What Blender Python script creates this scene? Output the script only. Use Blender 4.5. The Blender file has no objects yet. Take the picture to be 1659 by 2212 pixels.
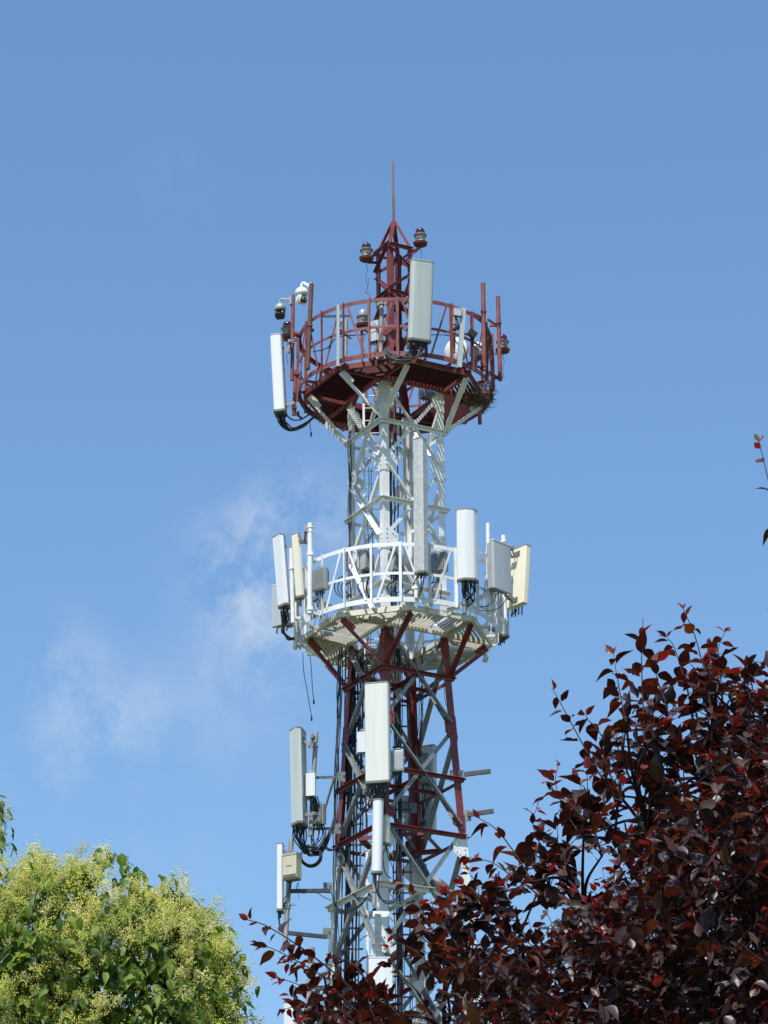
import bpy, bmesh, math, random
import numpy as np
from mathutils import Vector as V, Matrix
random.seed(7); np.random.seed(7)
R_ = math.radians
sc = bpy.context.scene
COL = sc.collection

# ------------------------------------------------------------------ camera
F_PX, CX, CY = 7373.3, 829.5, 1106.0          # focal length and centre in the photo's viewing pixels (1659 x 2212)
PITCH, ROLL = R_(22.3), R_(0.55)
CAM = V((0, 0, 1.6))
c_w = V((0, math.cos(PITCH), math.sin(PITCH)))
_r0 = V((1, 0, 0)); _u0 = V((0, -math.sin(PITCH), math.cos(PITCH)))
c_r = _r0*math.cos(ROLL) - _u0*math.sin(ROLL)
c_u = _r0*math.sin(ROLL) + _u0*math.cos(ROLL)
cd = bpy.data.cameras.new('camera'); cam = bpy.data.objects.new('camera', cd); COL.objects.link(cam)
cd.sensor_fit = 'VERTICAL'; cd.sensor_height = 36; cd.sensor_width = 27; cd.lens = 120
cd.clip_start = 0.1; cd.clip_end = 5000
m = Matrix((c_r, c_u, -c_w)).transposed().to_4x4(); m.translation = CAM
cam.matrix_world = m
sc.camera = cam

TX, TY = 0.275, 68.2                           # the tower's axis
def at(px, py, y):                             # the point at world depth y seen at a photo position
    d = c_w + c_r*((px-CX)/F_PX) - c_u*((py-CY)/F_PX)
    return CAM + d*(y/d.y)
def U(px, py, dy=0.0): return at(px, py, TY+dy)
def zp(py): return U(857, py, 0).z             # height on the tower's axis
def T(a, r, z): return V((TX+r*math.cos(R_(a)), TY-r*math.sin(R_(a)), z))
def D(a): return V((math.cos(R_(a)), -math.sin(R_(a)), 0))
UP = V((0, 0, 1))

# ------------------------------------------------------------------ mesh helpers
class MB:
    def __init__(s): s.v = []; s.f = []
    def add(s, vs, fs):
        o = len(s.v); s.v += [tuple(p) for p in vs]; s.f += [tuple(i+o for i in q) for q in fs]
    def prof(s, A, B, pts, n1, n2):            # a 2-D profile pushed from A to B
        A = V(A); B = V(B); n = len(pts)
        a = [A+n1*x+n2*y for x, y in pts]; b = [B+n1*x+n2*y for x, y in pts]
        fs = [(i, (i+1) % n, n+(i+1) % n, n+i) for i in range(n)]
        fs += [tuple(range(n-1, -1, -1)), tuple(range(n, 2*n))]
        s.add(a+b, fs)
    def bar(s, A, B, w, h, side=None):
        A = V(A); B = V(B); d = (B-A).normalized()
        if side is None: side = d.cross(UP)
        if side.length < 1e-4: side = V((1, 0, 0))
        side = (side-d*side.dot(d)).normalized(); n2 = d.cross(side)
        s.prof(A, B, [(-w/2, -h/2), (w/2, -h/2), (w/2, h/2), (-w/2, h/2)], side, n2)
    def ang(s, A, B, w, t, n1, n2=None):       # an L-section
        A = V(A); B = V(B); d = (B-A).normalized()
        n1 = (n1-d*n1.dot(d)).normalized()
        n2 = d.cross(n1) if n2 is None else (n2-d*n2.dot(d)-n1*n2.dot(n1)).normalized()
        s.prof(A, B, [(0, 0), (w, 0), (w, t), (t, t), (t, w), (0, w)], n1, n2)
    def tube(s, pts, r, n=8, cap=True):
        pts = [V(p) for p in pts]; m_ = len(pts)
        rr = r if hasattr(r, '__len__') else [r]*m_
        ref = None; vs = []
        for i, p in enumerate(pts):
            d = (pts[min(i+1, m_-1)]-pts[max(i-1, 0)]).normalized()
            if ref is None: ref = d.orthogonal().normalized()
            ref = (ref-d*ref.dot(d))
            ref = ref.normalized() if ref.length > 1e-5 else d.orthogonal().normalized()
            b = d.cross(ref)
            for k in range(n):
                a = 2*math.pi*k/n
                vs.append(p+ref*(rr[i]*math.cos(a))+b*(rr[i]*math.sin(a)))
        fs = [(i*n+k, i*n+(k+1) % n, (i+1)*n+(k+1) % n, (i+1)*n+k) for i in range(m_-1) for k in range(n)]
        if cap: fs += [tuple(range(n-1, -1, -1)), tuple((m_-1)*n+k for k in range(n))]
        s.add(vs, fs)
    def lathe(s, c, prof, n=20, axis=UP):
        axis = V(axis).normalized(); a = axis.orthogonal().normalized(); b = axis.cross(a); c = V(c)
        vs = [c+axis*h+a*(r*math.cos(2*math.pi*k/n))+b*(r*math.sin(2*math.pi*k/n)) for r, h in prof for k in range(n)]
        m_ = len(prof)
        fs = [(i*n+k, i*n+(k+1) % n, (i+1)*n+(k+1) % n, (i+1)*n+k) for i in range(m_-1) for k in range(n)]
        fs += [tuple(range(n-1, -1, -1)), tuple((m_-1)*n+k for k in range(n))]
        s.add(vs, fs)
    def box(s, c, x, y, z):                    # half-extent vectors
        c = V(c); x = V(x); y = V(y); z = V(z)
        vs = [c+x*i+y*j+z*k for k in (-1, 1) for j in (-1, 1) for i in (-1, 1)]
        s.add(vs, [(0, 2, 3, 1), (4, 5, 7, 6), (0, 1, 5, 4), (2, 6, 7, 3), (0, 4, 6, 2), (1, 3, 7, 5)])
    def lbox(s, x0, x1, y0, y1, z0, z1):
        s.box(((x0+x1)/2, (y0+y1)/2, (z0+z1)/2), ((x1-x0)/2, 0, 0), (0, (y1-y0)/2, 0), (0, 0, (z1-z0)/2))

def chain(o):
    M = Matrix.Identity(4)
    while o is not None:
        M = o.matrix_basis @ M; o = o.parent
    return M
def build(mb, name, mat, parent=None, local=False, smooth=None, origin=None):
    me = bpy.data.meshes.new(name)
    vs = mb.v; M = None
    if parent is not None and not local: M = chain(parent).inverted()
    elif origin is not None: M = Matrix.Translation(-V(origin))
    if M is not None: vs = [tuple(M @ V(p)) for p in vs]
    me.from_pydata(vs, [], mb.f); me.update()
    bm = bmesh.new(); bm.from_mesh(me); bmesh.ops.recalc_face_normals(bm, faces=bm.faces); bm.to_mesh(me); bm.free()
    if smooth is not None:
        me.shade_smooth(); me.set_sharp_from_angle(angle=R_(smooth))
    me.materials.append(mat)
    o = bpy.data.objects.new(name, me); COL.objects.link(o)
    if parent is not None: o.parent = parent
    elif origin is not None: o.location = V(origin)
    return o
def tag(o, label, cat=None, group=None, kind=None):
    if label: o['label'] = label
    if cat: o['category'] = cat
    if group: o['group'] = group
    if kind: o['kind'] = kind
    return o
def thing(name, label, cat, loc, group=None, M=None):
    o = bpy.data.objects.new(name, None); COL.objects.link(o); o.empty_display_size = 0.1
    o.matrix_basis = (Matrix.Translation(V(loc)) @ M) if M is not None else Matrix.Translation(V(loc))
    return tag(o, label, cat, group)
def copy_tree(o, parent=None):
    c = o.copy(); COL.objects.link(c)
    if parent is not None: c.parent = parent
    for ch in [x for x in bpy.data.objects if x.parent == o]: copy_tree(ch, c)
    return c
def spline(P, n=8):
    P = [V(p) for p in P]; Q = [P[0]*2-P[1]]+P+[P[-1]*2-P[-2]]; out = []
    for i in range(1, len(Q)-2):
        a, b, c, d = Q[i-1:i+3]
        for k in range(n):
            t = k/n
            out.append(((b*2)+(c-a)*t+(a*2-b*5+c*4-d)*t*t+(b*3-a-c*3+d)*t**3)*0.5)
    out.append(P[-1]); return out

# ------------------------------------------------------------------ materials
def nt(name):
    mt = bpy.data.materials.new(name); mt.use_nodes = True
    N = mt.node_tree.nodes; L = mt.node_tree.links
    return mt, N, L, N['Principled BSDF']
def paint(name, c1, c2, rough=0.5, metal=0.0, scale=6.0, stain=None, stain_amt=0.55, streak=False, bump=0.0, lo=0.35, hi=0.65):
    mt, N, L, P = nt(name)
    tc = N.new('ShaderNodeTexCoord'); mp = N.new('ShaderNodeMapping'); L.new(tc.outputs['Object'], mp.inputs[0])
    if streak: mp.inputs['Scale'].default_value = (2.2, 2.2, 0.16)
    no = N.new('ShaderNodeTexNoise'); no.inputs['Scale'].default_value = scale; no.inputs['Detail'].default_value = 6
    L.new(mp.outputs[0], no.inputs[0])
    rp = N.new('ShaderNodeMapRange'); rp.inputs[1].default_value = lo; rp.inputs[2].default_value = hi
    L.new(no.outputs[0], rp.inputs[0])
    mx = N.new('ShaderNodeMix'); mx.data_type = 'RGBA'
    mx.inputs[6].default_value = (*c1, 1); mx.inputs[7].default_value = (*c2, 1); L.new(rp.outputs[0], mx.inputs[0])
    out = mx.outputs[2]
    if stain:
        n2 = N.new('ShaderNodeTexNoise'); n2.inputs['Scale'].default_value = scale*2.7; n2.inputs['Detail'].default_value = 8
        n2.inputs['Roughness'].default_value = 0.7; L.new(mp.outputs[0] if streak else tc.outputs['Object'], n2.inputs[0])
        r2 = N.new('ShaderNodeMapRange'); r2.inputs[1].default_value = stain_amt; r2.inputs[2].default_value = stain_amt+0.12
        L.new(n2.outputs[0], r2.inputs[0])
        m2 = N.new('ShaderNodeMix'); m2.data_type = 'RGBA'; m2.inputs[7].default_value = (*stain, 1)
        L.new(out, m2.inputs[6]); L.new(r2.outputs[0], m2.inputs[0]); out = m2.outputs[2]
    L.new(out, P.inputs['Base Color'])
    P.inputs['Roughness'].default_value = rough; P.inputs['Metallic'].default_value = metal
    if bump:
        b = N.new('ShaderNodeBump'); b.inputs['Strength'].default_value = bump; b.inputs['Distance'].default_value = 0.01
        L.new(no.outputs[0], b.inputs['Height']); L.new(b.outputs[0], P.inputs['Normal'])
    return mt
M = {}
M['red'] = paint('red_paint', (0.15, 0.022, 0.027), (0.205, 0.048, 0.048), 0.62, 0, 3.0, (0.16, 0.062, 0.04), 0.6)
M['red_pole'] = paint('faded_red_paint', (0.17, 0.032, 0.035), (0.25, 0.085, 0.076), 0.6, 0, 5.0, (0.14, 0.06, 0.04), 0.58)
M['rust'] = paint('rusty_paint', (0.15, 0.06, 0.045), (0.1, 0.035, 0.03), 0.75, 0, 9.0, (0.33, 0.2, 0.15), 0.62)
M['rust_grey'] = paint('rusty_grey_steel', (0.13, 0.10, 0.085), (0.19, 0.155, 0.135), 0.7, 0.1, 9.0, (0.1, 0.06, 0.04), 0.6)
M['rod'] = paint('weathered_rod', (0.17, 0.08, 0.055), (0.2, 0.16, 0.08), 0.7, 0.2, 2.0, (0.3, 0.24, 0.16), 0.62)
M['white'] = paint('white_paint', (0.78, 0.79, 0.78), (0.64, 0.645, 0.62), 0.5, 0, 2.2, (0.46, 0.39, 0.30), 0.672)
M['white_pole'] = paint('white_pole_paint', (0.8, 0.8, 0.79), (0.7, 0.7, 0.68), 0.45, 0, 5, (0.45, 0.36, 0.27), 0.66)
M['cream_deck'] = paint('cream_deck_paint', (0.70, 0.68, 0.61), (0.58, 0.55, 0.47), 0.6, 0, 4, (0.33, 0.28, 0.2), 0.6)
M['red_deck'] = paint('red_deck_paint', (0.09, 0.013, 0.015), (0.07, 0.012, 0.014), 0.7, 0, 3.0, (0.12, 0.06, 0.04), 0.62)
M['galv'] = paint('galvanised_steel', (0.25, 0.27, 0.275), (0.17, 0.185, 0.185), 0.5, 0.35, 12, (0.38, 0.39, 0.39), 0.62)
M['galv_dark'] = paint('dark_steel', (0.055, 0.06, 0.06), (0.085, 0.09, 0.085), 0.6, 0.2, 9, (0.15, 0.14, 0.13), 0.62)
M['pipe'] = paint('grey_pipe', (0.36, 0.34, 0.31), (0.26, 0.255, 0.24), 0.55, 0.3, 6, (0.2, 0.16, 0.13), 0.62)
M['cable'] = paint('black_cable', (0.014, 0.015, 0.019), (0.02, 0.022, 0.027), 0.5, 0, 8)
M['cable_grey'] = paint('grey_cable', (0.075, 0.075, 0.078), (0.05, 0.05, 0.055), 0.6, 0, 8)
M['rad_green'] = paint('grey_green_fibreglass', (0.525, 0.565, 0.535), (0.475, 0.515, 0.485), 0.5, 0, 7, (0.56, 0.6, 0.57), 0.58, streak=True)
M['rad_cream'] = paint('cream_fibreglass', (0.68, 0.68, 0.61), (0.63, 0.63, 0.56), 0.5, 0, 3, (0.5, 0.48, 0.4), 0.68, streak=True)
M['rad_white'] = paint('white_fibreglass', (0.74, 0.75, 0.76), (0.69, 0.7, 0.71), 0.45, 0, 3, (0.6, 0.6, 0.58), 0.7, streak=True)
M['rad_grey'] = paint('pale_grey_fibreglass', (0.5, 0.53, 0.54), (0.45, 0.48, 0.49), 0.5, 0, 3, (0.42, 0.42, 0.4), 0.66, streak=True)
M['rad_yellow'] = paint('yellowed_fibreglass', (0.74, 0.68, 0.50), (0.78, 0.735, 0.58), 0.55, 0, 5, (0.5, 0.46, 0.34), 0.6, streak=True)
M['rad_yellow_light'] = paint('lightly_yellowed_fibreglass', (0.72, 0.68, 0.53), (0.69, 0.66, 0.55), 0.5, 0, 5, (0.55, 0.5, 0.38), 0.64, streak=True)
M['rad_spangle'] = paint('spangled_zinc', (0.58, 0.57, 0.53), (0.46, 0.45, 0.42), 0.45, 0.1, 11, (0.68, 0.68, 0.66), 0.57, False, 0.35)
M['panel_grey'] = paint('grey_panel', (0.44, 0.47, 0.49), (0.41, 0.44, 0.46), 0.45, 0, 2, streak=True)
M['cap_grey'] = paint('grey_end_cap', (0.22, 0.235, 0.24), (0.28, 0.29, 0.29), 0.5, 0, 8)
M['cap_dark'] = paint('dark_end_cap', (0.12, 0.12, 0.10), (0.19, 0.18, 0.15), 0.6, 0, 9)
M['unit_grey'] = paint('grey_radio_casing', (0.38, 0.39, 0.38), (0.33, 0.34, 0.33), 0.5, 0.1, 4, (0.5, 0.5, 0.48), 0.66)
M['unit_white'] = paint('white_radio_casing', (0.7, 0.72, 0.73), (0.64, 0.66, 0.66), 0.45, 0, 4, streak=True)
M['unit_beige'] = paint('beige_cabinet', (0.56, 0.52, 0.38), (0.51, 0.47, 0.34), 0.5, 0, 4, (0.4, 0.36, 0.27), 0.66, streak=True)
M['black'] = paint('black_plastic', (0.02, 0.02, 0.022), (0.035, 0.035, 0.036), 0.4, 0, 8)
M['lamp_body'] = paint('grey_lamp_casting', (0.30, 0.29, 0.26), (0.23, 0.225, 0.2), 0.55, 0.15, 8, (0.2, 0.18, 0.15), 0.62)
M['silver'] = paint('silver_plastic', (0.5, 0.52, 0.53), (0.44, 0.46, 0.47), 0.28, 0.5, 3)
M['cam_white'] = paint('white_plastic', (0.82, 0.82, 0.8), (0.76, 0.76, 0.74), 0.35, 0, 3)
M['dish_white'] = paint('white_dish', (0.84, 0.84, 0.82), (0.76, 0.76, 0.74), 0.4, 0, 4)
M['stick'] = paint('dry_twig', (0.06, 0.042, 0.03), (0.16, 0.125, 0.09), 0.8, 0, 20)
M['bark'] = paint('bark', (0.055, 0.04, 0.035), (0.1, 0.08, 0.07), 0.85, 0, 14, None, 0.55, True, 0.6)
M['twig'] = paint('young_twig', (0.022, 0.014, 0.015), (0.04, 0.025, 0.022), 0.75, 0, 20)
M['twig'].node_tree.nodes['Principled BSDF'].inputs['Specular IOR Level'].default_value = 0.1
M['concrete'] = paint('concrete', (0.34, 0.33, 0.31), (0.27, 0.265, 0.25), 0.85, 0, 4, (0.2, 0.19, 0.17), 0.62, False, 0.3)
def lens():
    mt, N, L, P = nt('red_lamp_glass')
    P.inputs['Base Color'].default_value = (0.055, 0.008, 0.008, 1); P.inputs['Roughness'].default_value = 0.12
    P.inputs['Coat Weight'].default_value = 0.6; P.inputs['Coat Roughness'].default_value = 0.05
    return mt
M['lens'] = lens()
def glassy():
    mt, N, L, P = nt('camera_lens_glass')
    P.inputs['Base Color'].default_value = (0.012, 0.012, 0.016, 1); P.inputs['Roughness'].default_value = 0.08
    return mt
M['glass'] = glassy()
# ------------------------------------------------------------------ the lattice tower
LEGS = (105.5, 15.5, 285.5, 195.5)             # directions of the four legs; 90 looks at the camera
RL = 1.08
Z_UP, Z_LO = zp(864), zp(1389)                 # undersides of the two platforms
def RT(z): return RL if z >= Z_LO else RL+0.075*(Z_LO-z)
tower = thing('telecom_tower', 'tall red and white steel lattice tower with two round railed platforms', 'tower', (TX, TY, 0))
def corner(i, z, r=None): return T(LEGS[i % 4], RT(z) if r is None else r, z)
def face_n(i): return D(LEGS[i % 4]-45 if True else 0)
def leg_piece(i, z0, z1, mat, w=0.155, t=0.016, r0=None, r1=None):
    A = corner(i, z0, r0); B = corner(i, z1, r1)
    n1 = (corner(i+1, z0, r0)-A).normalized(); n2 = (corner(i-1, z0, r0)-A).normalized()
    mb = MB(); mb.ang(A, B, w, t, n1, n2); return build(mb, 'leg', mat, tower)
ZN_W = [Z_UP, zp(1030), zp(1197), Z_LO]
ZN_R = [Z_LO, zp(1586), zp(1806)]
ZN_B = [zp(1806), zp(2088), zp(2400)]
z_ = ZN_B[-1]
low = []
while z_ > 4.5:
    z2 = z_-3.9; low.append((z_, max(z2, 0.45))); z_ = max(z2, 0.45)
if low[-1][1] > 0.46: low.append((low[-1][1], 0.45))
Z_RW = zp(1822)                                # where the paint turns from red to white
for i in range(4):
    leg_piece(i, Z_LO+0.0, Z_UP+0.02, M['white'])
    leg_piece(i, Z_RW, Z_LO-0.002, M['red'], 0.165)
    leg_piece(i, zp(2400), Z_RW-0.002, M['white'], 0.175)
    for k, (a, b) in enumerate(low):
        leg_piece(i, b, a-0.002, M['red'] if k % 2 == 0 else M['white'], 0.185)
def brace(A, B, w, t, out, mat, flip=False, off=0.02, name='diagonal_brace', flat=False):
    A = A+out*off; B = B+out*off
    d = (B-A).normalized(); s = out.cross(d)
    if flip: s = -s
    mb = MB(); c = -s*(w/2)
    mb.ang(A+c, B+c, w, t, s, -out if off < 0 else out)
    return build(mb, name, mat, tower)
def panel(za, zb, dm, sm, w=0.075, wr=0.08, ring_py=None, gm=None, xb=True, ring=True, inset=0.11):
    zm = (za+zb)/2 if ring_py is None else ring_py
    for i in range(4):
        a0, a1, b0, b1 = corner(i, za), corner(i+1, za), corner(i, zb), corner(i+1, zb)
        e = (a1-a0).normalized(); out = D(LEGS[i]-45)
        dz = UP*0.10
        brace(a0+e*inset-dz, b1-e*inset+dz, w, 0.009, out, dm, off=0.012)
        brace(a1-e*inset-dz, b0+e*inset+dz, w, 0.009, out, dm, True, off=-0.03)
        if ring:
            m0, m1 = corner(i, zm), corner(i+1, zm)
            A = m0-e*0.06+out*0.03; B = m1+e*0.06+out*0.03
            mb = MB(); mb.ang(A, B, wr, 0.009, UP*-1, out); build(mb, 'horizontal_strut', sm, tower)
def gussets(z, mat, w=0.36, h=0.52, bolts=True):
    for i in range(4):
        c = corner(i, z)
        for nb in (1, -1):
            e = (corner(i+nb, z)-c).normalized(); out = D(LEGS[i]-45*nb)
            ax = (corner(i, z+0.3)-corner(i, z-0.3)).normalized()
            s = [(-0.012, -h/2), (w*0.42, -h/2), (w, -h*0.22), (w, h*0.22), (w*0.42, h/2), (-0.012, h/2)]
            mb = MB(); vs = []
            for o in (0.0035, 0.0105):
                vs += [c+e*x+ax*y+out*o for x, y in s]
            n = 6; fs = [(k, (k+1) % n, n+(k+1) % n, n+k) for k in range(n)]+[tuple(range(5, -1, -1)), tuple(range(6, 12))]
            mb.add(vs, fs)
            if bolts:
                for k in range(5):
                    p = c+e*0.07+ax*(-h*0.4+h*0.8*k/4)+out*0.02
                    mb.box(p, e*0.014, ax*0.014, out*0.01)
                for x, y in ((w*0.6, h*0.24), (w*0.78, h*0.15), (w*0.6, -h*0.24), (w*0.78, -h*0.15)):
                    mb.box(c+e*x+ax*y+out*0.02, e*0.013, ax*0.013, out*0.01)
            build(mb, 'gusset_plate', mat, tower)
for za, zb in zip(ZN_W, ZN_W[1:]): panel(za, zb, M['white'], M['white'], 0.078, 0.08)
panel(ZN_R[0], ZN_R[1], M['galv'], M['red'], 0.085, 0.08, zp(1476))
panel(ZN_R[1], ZN_R[2], M['galv'], M['red'], 0.085, 0.08, zp(1695))
panel(ZN_B[0], ZN_B[1], M['galv'], M['white'], 0.09, 0.10, zp(1947))
panel(ZN_B[1], ZN_B[2], M['galv'], M['white'], 0.09, 0.10)
for k, (a, b) in enumerate(low): panel(a, b, M['galv'], M['red'] if k % 2 == 0 else M['white'], 0.09, 0.1)
for z in ZN_W[1:3]: gussets(z, M['white'])
gussets(Z_UP-0.24, M['white'], 0.30, 0.44)
gussets(Z_LO-0.26, M['red'], 0.20, 0.44)
gussets(ZN_R[1], M['red'], 0.27, 0.56)
gussets(ZN_R[2]+0.16, M['red'], 0.3, 0.34); gussets(ZN_R[2]-0.42, M['white'], 0.34, 0.5)
gussets(ZN_B[1], M['white'], 0.36, 0.6)
# the red frame with inner diamond bracing where the paint changes
zd = zp(1819)
for i in range(4):
    a, b = corner(i, zd), corner(i+1, zd); out = D(LEGS[i]-45); e = (b-a).normalized()
    mb = MB(); mb.ang(a+e*0.02+out*0.03, b-e*0.02+out*0.03, 0.085, 0.01, UP*-1, out); build(mb, 'horizontal_strut', M['red'], tower)
    c = (a+b)/2; d = (corner(i+1, zd)+corner(i+2, zd))/2
    mb = MB(); mb.ang(c-UP*0.02, d-UP*0.02, 0.09, 0.009, UP*-1); build(mb, 'inner_strut', M['red'], tower)
for z in (zp(1476), zp(1695), zp(1947)):
    for i in (0, 1):
        c = (corner(i, z)+corner(i+1, z))/2; d = (corner(i+2, z)+corner(i+3, z))/2
        mb = MB(); mb.ang(c-UP*0.04, d-UP*0.04, 0.07, 0.008, UP*-1)
        build(mb, 'inner_strut', M['red'] if z > Z_RW else M['white'], tower)
# concrete feet
for i in range(4):
    c = corner(i, 0.45)
    mb = MB(); mb.lathe(V((c.x, c.y, 0)), [(0.75, -0.3), (0.75, 0.28), (0.62, 0.45)], 4); build(mb, 'concrete_footing', M['concrete'], tower)

# ---- mast above the upper platform
ZM0, ZM1, ZAP, ZROD = zp(745), zp(539), zp(478), zp(341)
RM = 0.415
for i in range(4):
    A = T(LEGS[i], RL-0.03, Z_UP+0.03); B = T(LEGS[i], RM, ZM0); C = T(LEGS[i], RM, ZM1)
    n1 = (T(LEGS[(i+1) % 4], RM, ZM0)-B).normalized(); n2 = (T(LEGS[(i-1) % 4], RM, ZM0)-B).normalized()
    mb = MB(); mb.ang(A, B, 0.12, 0.012, n1, n2); build(mb, 'mast_leg', M['red'], tower)
    mb = MB(); mb.ang(B, C, 0.11, 0.012, n1, n2); build(mb, 'mast_leg', M['red'], tower)
    mb = MB(); apex = V((TX, TY, ZAP))+D(LEGS[i])*0.06
    mb.ang(C-UP*0.02, apex, 0.075, 0.008, n1, n2); build(mb, 'mast_leg', M['red'], tower)
def msect(i, z): return T(LEGS[i % 4], RM, z)
zs = [ZM1-0.04, zp(591), zp(643), zp(694), ZM0+0.02]
for k in range(4):
    for i in range(4):
        out = D(LEGS[i]-45)
        a, b = (i, i+1) if (k+i) % 2 == 0 else (i+1, i)
        A = msect(a, zs[k]-0.05); B = msect(b, zs[k+1]+0.06)
        mb = MB(); d = (B-A).normalized(); s = out.cross(d); mb.ang(A+out*0.012-s*0.03, B+out*0.012-s*0.03, 0.065, 0.007, s, out)
        build(mb, 'mast_brace', M['red'], tower)
        if k in (0, 2):
            A, B = msect(i, zs[k]), msect(i+1, zs[k])
            mb = MB(); mb.ang(A+out*0.022, B+out*0.022, 0.07, 0.008, UP*-1, out); build(mb, 'mast_strut', M['red'], tower)
for i in range(4):                              # bolted splice plates where the mast spreads to the tower
    c = T(LEGS[i], RM, ZM0)
    for nb in (1, -1):
        e = (msect(i+nb, ZM0)-c).normalized(); out = D(LEGS[i]-45*nb)
        mb = MB(); mb.box(c+e*0.085+out*0.008+UP*0.06, e*0.085, out*0.0045, UP*0.26)
        for k in range(5): mb.box(c+e*0.05+out*0.02+UP*(-0.12+0.085*k), e*0.014, out*0.009, UP*0.014)
        build(mb, 'splice_plate', M['red_pole'], tower)
    A, B = T(LEGS[i], 0.8, Z_UP+0.58), T(LEGS[(i+1) % 4], 0.8, Z_UP+0.58)
    mb = MB(); mb.ang(A, B, 0.07, 0.008, UP*-1, D(LEGS[i]-45)); build(mb, 'mast_strut', M['red'], tower)
    mb = MB(); mb.ang(T(LEGS[i], 1.0, Z_UP+0.12), T(LEGS[(i+1) % 4], 0.5, ZM0-0.1), 0.07, 0.008, D(LEGS[i]-45)); build(mb, 'mast_brace', M['red'], tower)
mb = MB(); mb.tube([(TX, TY, ZAP-0.35), (TX, TY, ZAP+0.55)], 0.03, 10); mb.tube([(TX, TY, ZAP+0.55), (TX, TY, ZROD-0.04), (TX, TY, ZROD)], [0.024, 0.021, 0.008], 10)
build(mb, 'lightning_rod', M['rod'], tower, smooth=40)
mb = MB()
for px in (-0.12, -0.02, 0.1): mb.tube([(TX+px, TY+0.1, Z_UP-1), (TX+px, TY+0.1, ZM1-0.1)], 0.022, 6)
build(mb, 'feeder_cable', M['red_deck'], tower)

# ---- platforms
OCT = [38+45*k for k in range(8)]
ROCT, RRAIL = 2.0, 2.13
def platform(zb, z_top, z_mid, z_bot, mf, ms, mr, mbrace, label, flip):
    mb = MB()
    vts = [T(a, ROCT, zb+0.06) for a in OCT]
    for k in range(8):
        mb.bar(vts[k], vts[(k+1) % 8], 0.05, 0.12, D(OCT[k]+22.5))
    for i in range(4):
        A = T(LEGS[i], RL, zb+0.06); B = T(LEGS[(i+1) % 4], RL, zb+0.06); out = D(LEGS[i]-45)
        mb.bar(A+out*0.05, B+out*0.05, 0.06, 0.105, out)
        for da in (-22.5, 22.5):
            Vv = T(LEGS[i]+da, ROCT-0.03, zb+0.06); a = T(LEGS[i], RL+0.02, zb+0.06)
            mb.bar(a, Vv, 0.055, 0.11)
    for k in range(22):
        a = 105+360/22*k
        r0 = ROCT*math.cos(R_(22.5))/math.cos(R_(((a-38) % 45)-22.5))
        mb.bar(T(a, r0+0.02, zb+0.05), T(a, RRAIL-0.02, zb+0.05), 0.045, 0.05)
    pf = build(mb, 'platform', mf, tower); pf['label'] = label
    # gratings: radial slats before each tower face, slats along the rim before each leg
    for i in range(4):
        n = D(LEGS[i]-45); t = V((-n.y, n.x, 0)); mb = MB()
        if flip[i]: t = -t
        di, do = RL*math.cos(R_(45))+0.09, ROCT*math.cos(R_(22.5))-0.03
        k = 0; s = -0.70
        while s < 0.71:
            if not (random.random() < 0.03):
                c = V((TX, TY, zb+0.112+random.uniform(-.003, .003)))+t*s
                mb.ang(c+n*di, c+n*do, 0.055, 0.006, t, -UP)
            s += 0.086
        o = build(mb, 'deck_grating', ms, pf)
        n = D(LEGS[i]); t = V((-n.y, n.x, 0)); mb = MB(); r = RL+0.14
        while r < 1.80:
            hw = (r-RL)/(1.848-RL)*0.765-0.05
            c = V((TX, TY, zb+0.112))+n*r
            mb.ang(c-t*hw, c+t*hw, 0.055, 0.006, -n, -UP)
            r += 0.088
        build(mb, 'deck_grating', ms, pf)
    def ring(z, h, th, name, r=RRAIL, shelf=0.0):
        mb = MB(); n = 66; vs = []; fs = []
        prof = [(r-th, z-h/2), (r, z-h/2), (r, z+h/2), (r-th-shelf, z+h/2), (r-th-shelf, z+h/2-0.01), (r-th, z+h/2-0.01)]
        for k in range(n):
            a = 105+360*k/n
            vs += [T(a, q, zz) for q, zz in prof]
        q = len(prof)
        for k in range(n):
            for j in range(q): fs.append((k*q+j, k*q+(j+1) % q, ((k+1) % n)*q+(j+1) % q, ((k+1) % n)*q+j))
        mb.add(vs, fs); build(mb, name, mr, pf)
    ring(z_top, 0.085, 0.012, 'top_rail', shelf=0.06); ring(z_mid, 0.06, 0.010, 'mid_rail'); ring(z_bot, 0.11, 0.012, 'kick_rail', shelf=0.05)
    for k in range(22):
        a = 105+360/22*k; t = D(a+90); n = D(a)
        A = T(a, RRAIL+0.003, z_bot-0.06); B = T(a, RRAIL+0.003, z_top+0.055)
        mb = MB(); mb.ang(A-t*0.028, B-t*0.028, 0.056, 0.007, t, n); build(mb, 'railing_post', mr, pf)
        sgn = 1 if k % 2 == 0 else -1
        # diagonals fall away from every second post (the ones either side of 105 degrees)
        b = a+360/22
        hi, lo_ = (b-2.6, a+3.2) if k % 2 == 0 else (a+2.6, b-3.2)
        mb = MB(); A = T(hi, RRAIL+0.0, z_top-0.02); B = T(lo_, RRAIL+0.0, z_bot+0.02)
        d = (B-A).normalized(); s = n.cross(d)
        mb.bar(A+n*0.008, B+n*0.008, 0.042, 0.008, s); build(mb, 'railing_brace', mr, pf)
    za = zb-0.86
    for i in range(4):
        for da in (-22.5, 22.5):
            A = T(LEGS[i], RL+0.03, za); B = T(LEGS[i]+da, ROCT-0.09, zb-0.02)
            d = (B-A).normalized(); s = d.cross(UP).normalized()
            mb = MB(); mb.ang(A-s*0.043, B-s*0.043, 0.087, 0.010, s, d.cross(s)); 
            e = (B-A).normalized()
            mb.box(B-e*0.16+UP*0.005-s*0.045, e*0.17, s*0.006, e.cross(s)*0.09)
            build(mb, 'support_brace', mbrace, pf)
    return pf
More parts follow.
